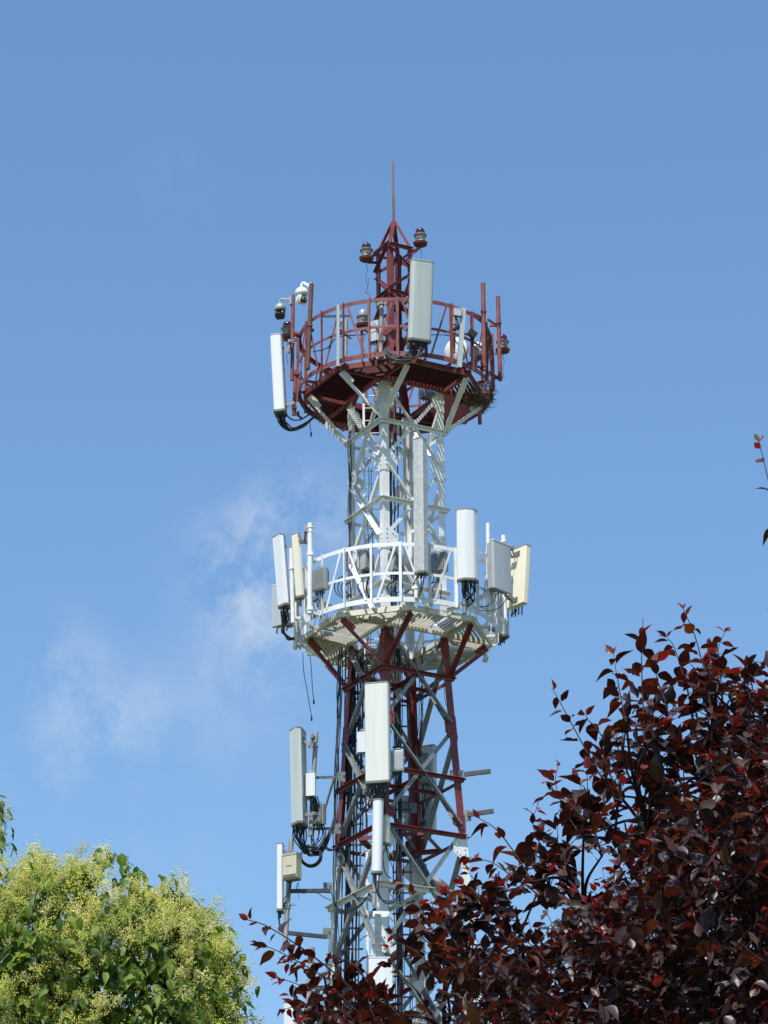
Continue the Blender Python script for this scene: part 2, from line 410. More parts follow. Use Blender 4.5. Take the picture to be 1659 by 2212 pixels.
pf_up = platform(Z_UP, zp(737), zp(794), zp(852), M['red'], M['red_deck'], M['red_pole'], M['white'], 'dark red upper platform with matching railing', (1, 0, 0, 0))
pf_lo = platform(Z_LO, zp(1255), zp(1316), zp(1371), M['cream_deck'], M['cream_deck'], M['white'], M['red'], 'white lower platform with cream slatted floor', (0, 0, 0, 1))

# ---- ladder and feeder cables inside the tower
lx, ly = -0.50, 0.22
mb = MB()
for s in (-0.2, 0.2): mb.bar(V((TX+lx+s, TY+ly, zp(2400))), V((TX+lx+s, TY+ly, Z_UP+0.4)), 0.05, 0.012)
z = zp(2400)
while z < Z_UP+0.3:
    mb.tube([(TX+lx-0.2, TY+ly, z), (TX+lx+0.2, TY+ly, z)], 0.012, 5); z += 0.3
build(mb, 'ladder', M['white'], tower)
mb = MB(); z = zp(2400)
while z < Z_UP-0.5:
    mb.tube([V((TX+lx+0.34*math.cos(R_(180+a)), TY+ly+0.02-0.5*math.sin(R_(a)), z)) for a in range(0, 181, 15)], 0.016, 5); z += 0.9
build(mb, 'ladder_cage', M['white'], tower)
def vrun(px0, py0, px1, py1, dy, n, spread, r=0.017, mat='cable', wob=0.02, name='feeder_cable', sy=0.08):
    mb = MB()
    for k in range(n):
        ox = random.uniform(-spread, spread); oy = random.uniform(-sy, sy); pts = []
        for j in range(13):
            t = j/12; p = U(px0+(px1-px0)*t, py0+(py1-py0)*t, dy)
            pts.append(p+V((ox+random.uniform(-wob, wob), oy+random.uniform(-wob, wob), 0)))
        mb.tube(spline(pts, 2), r*random.uniform(0.6, 1.2), 5)
    return build(mb, name, M[mat], tower, smooth=60)
vrun(757, 930, 757, 1400, 0.1, 2, 0.05, 0.011); vrun(848, 880, 856, 1400, 0.5, 8, 0.10, 0.014); vrun(842, 920, 846, 1400, 0.3, 4, 0.05, 0.012)
vrun(760, 1400, 746, 2300, 0.35, 7, 0.06, 0.018); vrun(770, 1400, 762, 2300, 0.5, 4, 0.04, 0.018)
vrun(736, 1400, 722, 1800, -0.25, 5, 0.05, 0.016); vrun(722, 1800, 735, 2300, -0.1, 3, 0.04, 0.010)
vrun(856, 1400, 861, 2300, 0.4, 10, 0.08, 0.018); vrun(876, 1400, 884, 2300, 0.7, 4, 0.10, 0.010); vrun(912, 1400, 905, 1600, 0.6, 4, 0.08, 0.014)
vrun(838, 1400, 842, 2260, 0.2, 5, 0.07, 0.011); vrun(792, 1400, 790, 1800, 0.2, 5, 0.14, 0.011); vrun(812, 1400, 806, 1700, 0.0, 4, 0.1, 0.010)
vrun(833, 1340, 835, 1480, -1.02, 2, 0.012, 0.02, wob=0.005, sy=0.01)
vrun(758, 930, 758, 1400, 0.15, 3, 0.04, 0.008); vrun(800, 1010, 798, 1400, 0.0, 2, 0.05, 0.008)
# steel rungs and shelves carrying the cables through the red part
mb = MB()
for py in range(1420, 2300, 45):
    a = U(747, py, 0.45); b = U(785, py, 0.45); mb.bar(a, b, 0.04, 0.03)
    a = U(848, py+14, 0.5); b = U(890, py+14, 0.6); mb.bar(a, b, 0.04, 0.03)
for px in (747, 785): mb.bar(U(px, 1400, 0.45), U(px-14, 2300, 0.45), 0.05, 0.03)
build(mb, 'cable_tray', M['galv_dark'], tower)
# short channel arms bolted to the right leg and left leg
def stub(x0, y0, x1, y1, dy, mat, w=0.06, h=0.09, name='channel_arm', ddy=0.0):
    A = U(x0, y0, dy); B = U(x1, y1, dy+ddy); mb = MB(); mb.bar(A, B, w, h)
    d = (B-A); 
    for t in (0.25, 0.5, 0.75, 0.9): mb.box(A+d*t+V((0, -w/2-0.002, 0)), d.normalized()*0.02, V((0, 0.0015, 0)), UP*0.012)
    return build(mb, name, mat, tower)
stub(1003, 1673, 1060, 1666, -0.35, M['galv_dark'], ddy=-0.1); stub(1010, 1760, 1066, 1752, -0.38, M['galv_dark'], ddy=-0.1)
for px, py in ((984+5, 1676), (996+8, 1762)):
    mb = MB(); mb.box(U(px-2, py, -0.36), (0.15, 0, 0), (0, 0.012, 0), UP*0.12); build(mb, 'clamp_plate', M['galv'], tower)
for px, py, w in ((738, 1678, .08), (728, 1790, .08), (880, 1745, .2), (708, 1918, .09), (706, 2016, .08)):
    mb = MB(); mb.box(U(px, py, -0.42 if px < 800 else 0.9), (w, 0.02, 0), (0, 0.015, 0), UP*0.11)
    for s in (-0.6, 0.6): mb.box(U(px, py, -0.44 if px < 800 else 0.88)+V((w*s, 0, 0.05)), (0.014, 0, 0), (0, 0.014, 0), UP*0.014)
    build(mb, 'clamp_plate', M['galv'], tower)
# ------------------------------------------------------------------ equipment on the tower
def round_poly(w, d, r, n=5, kind='box', ch=0.3):
    # outline in (x = facing, y = across), counter-clockwise
    x0, x1, y0, y1 = -d/2, d/2, -w/2, w/2
    if kind == 'box':
        pts = []
        for cx, cy, a0 in ((x1-r, y1-r, 0), (x0+r, y1-r, 90), (x0+r, y0+r, 180), (x1-r, y0+r, 270)):
            for k in range(n): a = R_(a0+90*k/(n-1)); pts.append((cx+r*math.cos(a), cy+r*math.sin(a)))
        return pts
    if kind == 'trap':                          # flat front, chamfered sides
        c = w*ch
        return [(x0, y0), (x0+d*0.35, y0), (x1-0.012, y0+c*0.8), (x1, y0+c), (x1, y1-c), (x1-0.012, y1-c*0.8), (x0+d*0.35, y1), (x0, y1)]
    if kind == 'hex':
        return [(x0, y0+w*0.1), (x0+d*0.3, y0), (x1, y0+w*0.36), (x1, y1-w*0.36), (x0+d*0.3, y1), (x0, y1-w*0.1)]
    if kind == 'round':
        pts = [(x0, y0+0.01), (x0, y1-0.01)][::-1]
        q = [(x0+d*0.25+d*0.75*math.sin(math.pi*k/14), -w/2*math.cos(math.pi*k/14)) for k in range(15)]
        return pts[::-1]+q[::-1] if False else [(x0, y0+0.015)]+q+[(x0, y1-0.015)]
def facing(face, tilt=0.0): return Matrix.Rotation(R_(-face), 4, 'Z') @ Matrix.Rotation(R_(tilt), 4, 'Y')
def lprof(mb, poly, z0, z1): mb.prof(V((0, 0, z0)), V((0, 0, z1)), poly, V((1, 0, 0)), V((0, 1, 0)))
def grow(poly, g):
    return [(x+g*(1 if x > 0 else -1), y+g*(1 if y > 0 else -1)) for x, y in poly]

def panel_antenna(label, bx, by, ty, dy, face, w, d, mat, capm='cap_grey', kind='box', r=0.045, tilt=0.0, ncon=6, gap=0.18,
                  brackets=True, group='panel antennas on the tower', botcap=True, name='panel_antenna', conlen=0.13, top_arm=0.0, hexr=0.3, pipe=True):
    base = U(bx, by, dy); h = (U(bx, ty, dy).z-base.z)/math.cos(R_(tilt))
    t = thing(name, label, 'antenna', base, group, facing(face, tilt))
    poly = round_poly(w, d, r, kind=kind, ch=hexr)
    mb = MB(); lprof(mb, poly, 0.03, h-0.022); build(mb, 'radome', M[mat], t, True, smooth=32)
    mb = MB(); lprof(mb, grow(poly, 0.007), h-0.0215, h); build(mb, 'end_cap', M[capm], t, True, smooth=32)
    if botcap:
        mb = MB(); lprof(mb, grow(poly, 0.006), -0.02, 0.0295); build(mb, 'end_cap', M['cap_dark' if capm != 'cap_white' else 'cap_grey'], t, True, smooth=32)
    if ncon:
        mb = MB(); rows = 2 if ncon > 4 else 1; per = (ncon+rows-1)//rows
        for k in range(ncon):
            x = (-d*0.22 if rows == 2 and k % 2 else d*0.12)*(1 if rows == 2 else 0.2)
            y = (-0.38+0.76*((k//rows)+0.5)/per)*w
            mb.tube([(x, y, -0.0205), (x, y, -0.02-conlen*random.uniform(0.7, 1.1))], 0.017, 7)
        build(mb, 'cable_connector', M['cable'], t, True, smooth=40)
    if brackets:
        for zz, arm in ((h*0.88, top_arm), (h*0.10, 0.0)):
            mb = MB(); x0 = -d/2
            mb.lbox(x0-0.012, x0-0.001, -0.09, 0.09, zz-0.06, zz+0.06)
            if arm:                             # folding down-tilt arm
                for y in (-0.04, 0.04):
                    mb.bar((x0-0.012, y, zz), (x0-0.12, y, zz-arm), 0.012, 0.04, V((0, 1, 0)))
                    mb.bar((x0-0.12, y, zz-arm), (x0-gap, y, zz+0.06), 0.012, 0.04, V((0, 1, 0)))
            else:
                mb.lbox(x0-gap+0.03, x0-0.012, -0.045, -0.033, zz-0.035, zz+0.035); mb.lbox(x0-gap+0.03, x0-0.012, 0.033, 0.045, zz-0.035, zz+0.035)
            xz = zz+(0.06 if arm else 0)
            mb.lbox(x0-gap-0.03, x0-gap+0.03, -0.075, 0.075, xz-0.035, xz+0.035)
            for y in (-0.06, 0.06): mb.tube([(x0-gap-0.14, y, xz), (x0-gap+0.03, y, xz)], 0.007, 5)
            build(mb, 'mounting_bracket', M['galv'], t, True)
    return t
def cables(parent, paths, r=0.014, jit=0.02, mat='cable', name='jumper_cable', label=None, n=None):
    mb = MB()
    for P in paths:
        pts = spline([V(p)+V((random.uniform(-jit, jit), random.uniform(-jit, jit), random.uniform(-jit, jit))) for p in P], 7)
        mb.tube(pts, r*random.uniform(0.85, 1.15), 6)
    return build(mb, name, M[mat], parent, smooth=60) if parent is not None else mb
def ups(L_): return [U(*q) for q in L_]

def radio_unit(label, cx, ty, by, dy, face, w, d, mat='unit_grey', fins=True, shield=True, group='radio units on the tower', ncon=5, tilt=0, handle=True):
    base = U(cx, by, dy); h = U(cx, ty, dy).z-base.z
    t = thing('radio_unit', label, 'radio unit', base, group, facing(face, tilt))
    mb = MB(); lprof(mb, round_poly(w, d*0.6, 0.012, 3), 0, h); 
    if fins:
        n = 14
        for k in range(n):
            y = -w/2+w*(k+0.5)/n
            mb.lbox(d*0.3, d*0.5, y-0.004, y+0.004, 0.02, h-0.02)
    build(mb, 'housing', M[mat], t, True, smooth=30)
    if shield:
        mb = MB(); mb.lbox(-d*0.5, -d*0.31, -w*0.46, w*0.46, h*0.04, h*0.96); build(mb, 'mounting_plate', M['galv'], t, True)
    mb = MB()
    for k in range(ncon):
        y = -w*0.4+w*0.8*(k+0.5)/ncon; mb.tube([(0, y, -0.001), (0, y, -0.09*random.uniform(.7, 1.3))], 0.014, 6)
    build(mb, 'cable_connector', M['cable'], t, True, smooth=40)
    if handle:
        mb = MB(); mb.tube([(0, -w*0.25, h), (0, -w*0.25, h+0.05), (0, w*0.25, h+0.05), (0, w*0.25, h)], 0.008, 5); build(mb, 'handle', M['galv'], t, True)
    return t

def mounting_pole(label, px0, py0, px1, py1, dy, r, mat, clamps=(), arms=(), group='mounting poles around the platforms', rin=2.10, cap=None, armmat=None):
    B = U(px1, py1, dy); A = U(px0, py0, dy)
    t = thing('mounting_pole', label, 'pole', B, group)
    mb = MB(); mb.tube([B, A], r, 14); build(mb, 'pole_tube', M[mat], t, smooth=40)
    for py in clamps:
        p = B+(A-B)*((py1-py)/(py1-py0)); mb = MB()
        mb.lathe(p-UP*0.03, [(r+0.001, 0), (r+0.014, 0), (r+0.014, 0.06), (r+0.001, 0.06)], 14)
        o = V((p.x-TX, p.y-TY, 0)).normalized(); s = o.cross(UP)
        mb.box(p, s*(r+0.05), o*0.012, UP*0.035)
        build(mb, 'clamp', M[mat], t)
    for py in arms:
        p = B+(A-B)*((py1-py)/(py1-py0)); o = V((p.x-TX, p.y-TY, 0)); L_ = o.length; o.normalize(); s = o.cross(UP)
        mb = MB(); q = V((TX, TY, p.z))+o*rin
        mb.bar(p-o*r, q, 0.05, 0.06); mb.bar(p-o*r-UP*0.002+s*0.02, q+s*0.32-o*0.05, 0.035, 0.04)
        build(mb, 'standoff_arm', M[armmat or mat], t)
    return t

def warning_lamp_proto():
    t = thing('warning_lamp', '', 'warning lamp', (0, 0, 0), 'aviation warning lamps on the tower')
    mb = MB(); mb.lathe((0, 0, 0), [(0.02, 0), (0.145, 0.0), (0.165, 0.05), (0.16, 0.06), (0.06, 0.065)], 28); build(mb, 'base_plate', M['red'], t, True, smooth=35)
    mb = MB(); mb.lathe((0, 0, 0.066), [(0.05, 0), (0.105, 0.0), (0.105, 0.03), (0.1, 0.04), (0.118, 0.12), (0.125, 0.16), (0.145, 0.162), (0.148, 0.185), (0.14, 0.19), (0.1, 0.192)], 28)
    build(mb, 'lamp_housing', M['lamp_body'], t, True, smooth=35)
    mb = MB(); mb.lbox(-0.035, 0.035, -0.122, -0.10, 0.13, 0.175); build(mb, 'maker_plate', M['cap_dark'], t, True)
    mb = MB(); pr = [(0.107, 0.259), (0.107, 0.33)]+[(0.107*math.cos(R_(a)), 0.33+0.10*math.sin(R_(a))) for a in (15, 30, 45, 60, 75, 87)]
    mb.lathe((0, 0, 0), pr, 28); build(mb, 'lens_dome', M['lens'], t, True, smooth=50)
    mb = MB()
    mb.tube(spline([(0.01, 0, -0.001), (0.0, 0, -0.1), (0.03, 0.01, -0.25), (-0.01, 0.02, -0.4), (0.03, 0.03, -0.62)], 5), 0.006, 5); build(mb, 'wire', M['cable_grey'], t, True)
    return t
LAMPS = [(791.5, 562, -0.30, 'maroon domed warning lamp on the left of the mast top, lower of the two there', 20),
         (908, 529.5, 0.15, 'maroon domed warning lamp on the right of the mast top, highest of all the lamps', -25),
         (621, 732, 0.10, 'maroon domed warning lamp outside the red railing beneath the silver dome camera', 25),
         (1086, 760, 0.55, 'maroon domed warning lamp behind the outermost bare pole on the right of the red railing', 10),
         (784, 706, 0.9, 'warning lamp with a bright silver top seen through the red railing beside the mast foot', 0)]
proto = warning_lamp_proto()
for k, (px, py, dy, lab, yaw) in enumerate(LAMPS):
    o = proto if k == 0 else copy_tree(proto)
    o.location = U(px, py, dy); o.rotation_euler = (0, 0, R_(yaw)); o['label'] = lab
    if k == 4:
        for ch in [x for x in bpy.data.objects if x.parent == o and x.name.startswith('lens_dome')]:
            ch.data = ch.data.copy(); ch.data.materials[0] = M['silver']
# lamp support arms belong to the tower
def arm(A, B, w=0.05, h=0.05, mat='red', name='lamp_arm'):
    mb = MB(); mb.ang(A, B, w, 0.007, (B-A).cross(UP), None); return build(mb, name, M[mat], tower)
arm(U(793, 562, -0.30)-UP*0.01, msect(0, ZM1)+V((0, 0, 0.02))); arm(U(793, 563, -0.29)-UP*0.02, msect(3, zs[1]+0.35))
arm(U(908, 530, 0.15)-UP*0.01, msect(1, ZM1)-UP*0.1); arm(U(906, 531, 0.15)-UP*0.02, msect(2, ZM1)-UP*0.2)
arm(U(623, 733, 0.1)-UP*0.01, T(182, RRAIL, U(640, 735, 0.1).z)); arm(U(1084, 761, 0.55)-UP*0.01, T(-14, RRAIL, U(1070, 761, 0.5).z))
arm(U(784, 707, 0.9)-UP*0.01, U(845, 745, 0.3)); arm(U(784, 708, 0.9)-UP*0.01, U(786, 800, 0.9), 0.06)

# ---- two dome cameras on arms
def dome_camera(label, px, py, dy, s, polex, poley, poledy, body, ball, yaw):
    c = U(px, py, dy); t = thing('dome_camera', label, 'camera', c, 'dome cameras above the red railing')
    q = U(polex, poley, poledy)
    mb = MB(); e = (q-c); e.z = 0; e.normalize()
    top = c+UP*0.235*s
    mb.tube(spline([c+UP*0.13*s, c+UP*0.2*s, top+e*0.03*s+UP*0.005, top+e*0.10*s-UP*0.01*s], 5), 0.03*s, 10)
    mb.tube([top+e*0.05*s, q+UP*0.02], [0.026*s, 0.05*s], 10); mb.box(q, e*0.03, e.cross(UP)*0.07*s, UP*0.10*s)
    build(mb, 'arm', M[body], t, smooth=45)
    mb = MB(); pr = [(0.02, -0.045), (0.125, -0.045), (0.132, -0.035), (0.145, 0.0)]+[(0.145*math.cos(R_(a)), 0.145*math.sin(R_(a))) for a in (15, 30, 45, 60, 75, 86)]
    mb.lathe(c, [(r*s, h*s) for r, h in pr], 28); build(mb, 'housing', M[body], t, smooth=40)
    f = D(yaw); sd = f.cross(UP)
    mb = MB()
    for k in (-1, 1): mb.prof(c+sd*(k*0.085*s)-UP*0.0, c+sd*(k*0.11*s), [(0.06*s*math.cos(R_(a)), -0.125*s+0.075*s*math.sin(R_(a))) for a in range(180, 361, 20)]+[(0.06*s, -0.046*s), (-0.06*s, -0.046*s)], f, UP)
    build(mb, 'yoke', M[ball], t, smooth=40)
    mb = MB(); g = c-UP*0.14*s
    mb.prof(g-sd*0.083*s, g+sd*0.083*s, [(0.115*s*math.cos(R_(a)), 0.105*s*math.sin(R_(a))) for a in range(0, 360, 15)], f, UP)
    bl = build(mb, 'camera_ball', M[ball], t, smooth=40)
    mb = MB(); h = f*0.95-UP*0.3; h.normalize(); u2 = sd.cross(h)
    mb.box(g+h*0.105*s, h*0.02*s, sd*0.062*s, u2*0.075*s); build(mb, 'lens_window', M['glass'], t)
    mb = MB(); mb.box(g+h*0.128*s+u2*0.02*s, h*0.004*s, sd*0.04*s, u2*0.035*s); build(mb, 'lens_frame', M['cam_white' if ball != 'black' else 'black'], t)
    mb = MB(); mb.lathe(g+h*0.132*s+u2*0.02*s, [(0.026*s, 0), (0.026*s, 0.006*s), (0.018*s, 0.012*s)], 16, h); build(mb, 'lens', M['glass'], t, smooth=40)
    return t
dome_camera('white dome camera with a black lens window on an arm from the rusty pole', 651.5, 634, -0.75, 1.02, 674, 622, -0.85, 'cam_white', 'cam_white', 62)
dome_camera('silver dome camera with a black lower half on an arm from the red pole', 605, 668, -0.30, 0.98, 630, 650, -0.42, 'silver', 'black', 100)

# ---- poles of the upper platform
mounting_pole('red pole carrying the silver dome camera at its top', 633, 638, 631, 822, -0.42, 0.042, 'red_pole', (740,), (720, 806))
mounting_pole('rusty dark pole carrying the white dome camera at its top', 672.5, 613, 665, 798, -1.2, 0.05, 'rust', (704,), (712,))
bpy.data.objects['mounting_pole.001'].location.z += 0
mounting_pole('tall bare red pole on the right of the upper railing, inner one of two', 1043.5, 612, 1046, 800, -1.05, 0.05, 'red_pole', (673, 790), (684, 795))
mounting_pole('bare red pole outermost on the right of the upper railing', 1075.5, 641, 1080.5, 822, -0.05, 0.047, 'red_pole', (698, 815), (703, 816))
mounting_pole('short red pole below the railing holding the foot of the left white antenna', 638.5, 800, 635, 897, -0.02, 0.042, 'red_pole', (882,), (892,))
mounting_pole('short red pole stub under the nest side of the upper platform', 1037, 880, 1036.5, 916, 1.6, 0.045, 'red_pole', (), (890,))
mounting_pole('grey pole with a black clamp standing just inside the front of the red railing', 824.5, 652, 822, 776, -1.9, 0.05, 'pipe', (656, 772), (), armmat='galv_dark')
mounting_pole('grey pole behind the pale angle bracket on the left of the red railing', 748, 690, 746, 772, 1.4, 0.045, 'pipe', (), ())
mounting_pole('pale grey pole behind the pale angle bracket on the right of the red railing', 981, 676, 978, 762, -1.2, 0.055, 'pipe', (700,), ())
mounting_pole('short silver pole beside the white dish on the upper platform', 1026, 752, 1026, 800, -1.15, 0.05, 'galv', (752,), ())
# pale angle-iron brackets clamped to the red railing
def bracket(label, x0, y0, x1, y1, dy, w, extra):
    t = thing('bracket_frame', label, 'bracket', U(x1, y1, dy), 'pale angle brackets on the red railing')
    mb = MB(); A, B = U(x0, y0, dy), U(x1, y1, dy); mb.ang(A, B, w, 0.008, V((1, 0.2, 0)), V((0, 1, 0))); build(mb, 'upright', M['galv_pale'], t)
    for (a, b, w2, mt) in extra:
        mb = MB(); mb.ang(U(*a), U(*b), w2, 0.008, V((0, 1, 0)), UP*-1); build(mb, 'cross_bar', M[mt], t)
    return t
M['galv_pale'] = paint('pale_zinc', (0.44, 0.47, 0.45), (0.38, 0.42, 0.41), 0.5, 0.15, 8, (0.5, 0.52, 0.5), 0.62)
bracket('pale angle iron upright with a dark crossbar on the left of the red railing', 727.5, 658, 727, 790, -1.98, 0.062,
        [((698, 681, -1.95), (759, 680, -1.2), 0.06, 'galv_dark'), ((731, 706, -1.9), (741, 680, -1.7), 0.05, 'galv_pale'), ((732, 708, -1.9), (760, 730, -0.9), 0.05, 'galv_pale')])
bracket('pale angle iron upright with a junction box on the right of the red railing', 997, 664, 988, 792, -1.80, 0.10,
        [((969, 712, -1.2), (990, 704, -1.75), 0.08, 'galv_dark'), ((990, 706, -1.7), (1010, 722, -1.0), 0.05, 'galv')])
t = thing('junction_box', 'small grey junction box on top of the pale angle bracket', 'box', U(987, 681, -1.85))
mb = MB(); mb.box(U(988, 675, -1.8), V((0.085, 0.03, 0)), V((-0.02, 0.06, 0)), UP*0.085); build(mb, 'box_body', M['unit_grey'], t)
mb = MB(); mb.box(U(988, 675, -1.88), V((0.07, 0.025, 0)), V((-0.003, 0.006, 0)), UP*0.07); build(mb, 'lid', M['rad_grey'], t)
mb = MB(); mb.tube([U(984, 684, -1.85), U(984, 690, -1.85)], 0.012, 6); build(mb, 'cable_gland', M['black'], t)

# ---- antennas of the upper platform
a1 = panel_antenna('large grey green panel antenna before the red railing, nearest the mast', 905.5, 737, 575, -2.38, 70, 0.50, 0.21, 'rad_green', 'rad_grey', r=0.07, tilt=8, ncon=10, group='panel antennas on the tower', top_arm=0.14)
cb = []
for k in range(12):
    s = 893+3.4*k
    cb.append(ups([(s, 741, -2.32), (s-1, 752, -2.3), (880+random.uniform(-12, 26), 768, -2.25), (862+random.uniform(-16, 10), 778+random.uniform(-8, 4), -2.3), (838+random.uniform(-6, 6), 768+random.uniform(-8, 8), -2.2), (830+random.uniform(-3, 10), 752+random.uniform(-6, 6), -1.9)]))
cables(a1, cb[:8], 0.013, 0.03)
cables(a1, [ups([(832, 752, -2.3), (836, 766, -2.4), (856, 778, -2.45), (885, 778, -2.45), (908, 766, -2.4), (918, 742, -2.3)]),
            ups([(830, 756, -2.3), (840, 774, -2.4), (862, 785, -2.45), (892, 780, -2.45), (905, 760, -2.4), (912, 744, -2.3)]),
            ups([(836, 750, -2.3), (845, 762, -2.4), (872, 772, -2.45), (900, 770, -2.45), (910, 744, -2.3)])], 0.013, 0.02, 'cable_grey')
mounting_pole('dark pole stub holding the large grey green antenna', 890, 566, 888, 772, -2.28, 0.045, 'galv_dark', (600, 750), (), rin=2.1)
a2 = panel_antenna('slim white panel antenna hanging left of the red platform', 606, 893, 727, -0.55, 188, 0.36, 0.25, 'rad_white', 'rad_grey', r=0.05, tilt=2.8, ncon=6, gap=0.16, top_arm=0.2, conlen=0.2)
cb = []
for k in range(7):
    s = 600+2.6*k
    cb.append(ups([(s, 897, -0.5), (s+1, 908, -0.5), (610+k*2, 922-k*0.7, -0.45), (632+random.uniform(-4, 4), 932-k*1.2, -0.2), (655, 922-k, 0.4), (676, 905-k*0.5, 0.9), (690, 896, 1.1)]))
cb.append(ups([(618, 896, -0.5), (632, 906, -0.4), (648, 907, 0.2), (664, 899, 0.7), (676, 892, 0.9)]))
cables(a2, cb, 0.014, 0.012)

# ---- radio units, dishes and nest on the upper platform
radio_unit('pale radio unit in the middle of the red platform, behind the railing', 809, 695, 738, 0.1, 120, 0.26, 0.18, 'rad_grey', False)
radio_unit('small grey radio unit seen from below through the red platform', 925, 846, 862, 1.2, 60, 0.4, 0.22, 'unit_grey', True)
def dish(label, px, py, dy, face, tilt, r, dep, back='galv'):
    t = thing('dish_antenna', label, 'dish antenna', U(px, py, dy), 'round dish antennas on the upper platform', facing(face, tilt))
    ax = V((1, 0, 0))
    mb = MB(); mb.lathe((0, 0, 0), [(r*0.98, 0.0), (r*0.9, dep*0.18), (r*0.7, dep*0.34), (r*0.4, dep*0.45), (r*0.08, dep*0.5)], 32, ax); build(mb, 'dish_cover', M['dish_white'], t, True, smooth=50)
    mb = MB(); mb.lathe((0, 0, 0), [(r*0.99, -0.06), (r, -0.05), (r, -0.001), (r*0.985, -0.0005)], 32, ax); mb.lathe((0, 0, 0), [(r*0.1, -dep), (r*0.3, -dep*0.95), (r*0.75, -dep*0.55), (r*0.985, -0.061)], 32, ax)
    build(mb, 'dish_shell', M['rad_grey'], t, True, smooth=40)
    mb = MB(); mb.lbox(-dep-0.14, -dep-0.001, -0.1, 0.1, -0.1, 0.1); build(mb, 'feed_unit', M[back], t, True)
    return t
dish('large white dish antenna behind the right of the red railing', 984, 757, -0.35, 125, 6, 0.30, 0.16)
dish('white dish antenna seen from below through the middle of the red platform', 834, 864, 0.55, 80, 0, 0.27, 0.16)
dish('small white dish antenna beside the tall bare red pole', 1035, 752, -0.1, 60, 0, 0.15, 0.12)
t = thing('floodlight', 'small black floodlight on the right of the red railing', 'floodlight', U(1020, 721, -1.4))
mb = MB(); mb.box(U(1020, 721, -1.45), V((0.07, 0.03, -0.05)), V((-0.02, 0.03, 0)), V((0.04, 0, 0.06))); build(mb, 'lamp_body', M['black'], t)
mb = MB(); mb.tube([U(1016, 716, -1.4), U(1012, 722, -1.5)], 0.012, 6); build(mb, 'bracket_arm', M['galv'], t)
mb = MB(); rnd = random.Random(3)
for k in range(430):
    a = rnd.gauss(-2, 6.5); r = min(2.15, max(1.4, rnd.gauss(1.84, 0.15))); z = Z_UP+0.04+abs(rnd.gauss(0.0, 0.11))
    if rnd.random() < 0.3: z = Z_UP+rnd.uniform(-0.12, 0.1)
    p = T(a, r, z); d = V((rnd.gauss(0, 1), rnd.gauss(0, 1), rnd.gauss(-0.05, 0.5))).normalized(); L_ = rnd.uniform(0.07, 0.19)
    if rnd.random() < 0.05: L_ *= 1.8
    mb.tube([p-d*L_, p+V((rnd.gauss(0, .02), 0, rnd.gauss(0, .02))), p+d*L_], [0.006, 0.006, 0.003], 4, False)
nest = build(mb, 'bird_nest', M['stick'], None, origin=T(-3, 1.95, Z_UP)); tag(nest, 'untidy nest of dry twigs on the right edge of the red platform', 'bird nest')

# loose wires of the upper platform
def wire(label, pts, r=0.008, mat='cable', name='wire', group='loose wires on the tower', n=1):
    mb = MB(); mb.tube(spline(ups(pts), 8), r, 6)
    if n == 2: mb.tube([U(*pts[-1]), U(pts[-1][0], pts[-1][1]+9, pts[-1][2])], 0.02, 6)
    o = build(mb, name, M[mat], None, smooth=60, origin=U(*pts[0])); return tag(o, label, 'wire', group)
wire('black wire slung along the inside of the red railing', [(676, 760, -1.5), (706, 752, -1.6), (732, 728, -1.6), (790, 722, -1.4), (850, 705, -1.4), (900, 722, -1.3), (965, 724, -1.5), (985, 738, -1.2), (1000, 765, -1.0)], 0.012)
wire('thin wire hanging with a loose end below the left of the red platform', [(669, 905, 0.9), (670, 920, 0.9), (672, 934, 0.9)], 0.008, n=2)
wire('longer of two thin wires hanging in the air left below the white platform', [(654, 1410, 0.6), (656, 1450, 0.6), (665, 1500, 0.6), (673, 1548, 0.6)], 0.008, n=2)
wire('shorter of two thin wires hanging in the air left below the white platform', [(670, 1418, 0.8), (673, 1450, 0.8), (675, 1490, 0.8), (678, 1512, 0.8)], 0.008, n=2)
wire('thin wire hanging down inside the right leg below the white platform', [(954, 1440, 0.2), (959, 1480, 0.2), (960, 1505, 0.2), (964, 1525, 0.2)], 0.006)
wire('black cable loop hanging under the front of the white platform floor', [(777, 1320, -1.5), (776, 1335, -1.5), (786, 1343, -1.5), (797, 1337, -1.5), (799, 1324, -1.5), (795, 1312, -1.5)], 0.011)
wire('pale thin wire from the left mast lamp down to the red railing', [(797, 600, -0.3), (794, 622, -0.3), (790, 632, -0.3), (800, 638, -0.3), (793, 654, -0.6), (796, 690, -0.8)], 0.007, 'cable_grey')

# ---- antennas of the lower platform
a3 = panel_antenna('very long mottled zinc grey antenna rising from the white railing', 911, 1238, 951, -2.33, 84, 0.29, 0.20, 'rad_spangle', 'cap_grey', 'hex', tilt=1.5, ncon=3, gap=0.10)
mounting_pole('long pole behind the mottled zinc grey antenna', 897, 943, 899, 1292, -2.15, 0.042, 'white_pole', (1080, 1150, 1270), ())
cables(a3, [ups([(908, 1241, -2.3), (909, 1262, -2.3), (904, 1285, -2.2), (893, 1300, -2.0)]), ups([(914, 1241, -2.3), (915, 1256, -2.3), (909, 1280, -2.1), (900, 1298, -1.9)]), ups([(903, 1241, -2.3), (895, 1258, -2.2), (888, 1272, -2.0), (868, 1284, -1.8)])], 0.013, 0.01)
a4 = panel_antenna('smooth white panel antenna outside the white railing, right of the mottled one', 1012.5, 1254, 1102, -1.85, 76, 0.45, 0.20, 'rad_white', 'cap_grey', 'trap', tilt=1.0, ncon=8, conlen=0.2)
mounting_pole('short pole under the smooth white panel antenna', 1003, 1102, 1003.5, 1326, -1.72, 0.045, 'galv', (1305,), ())
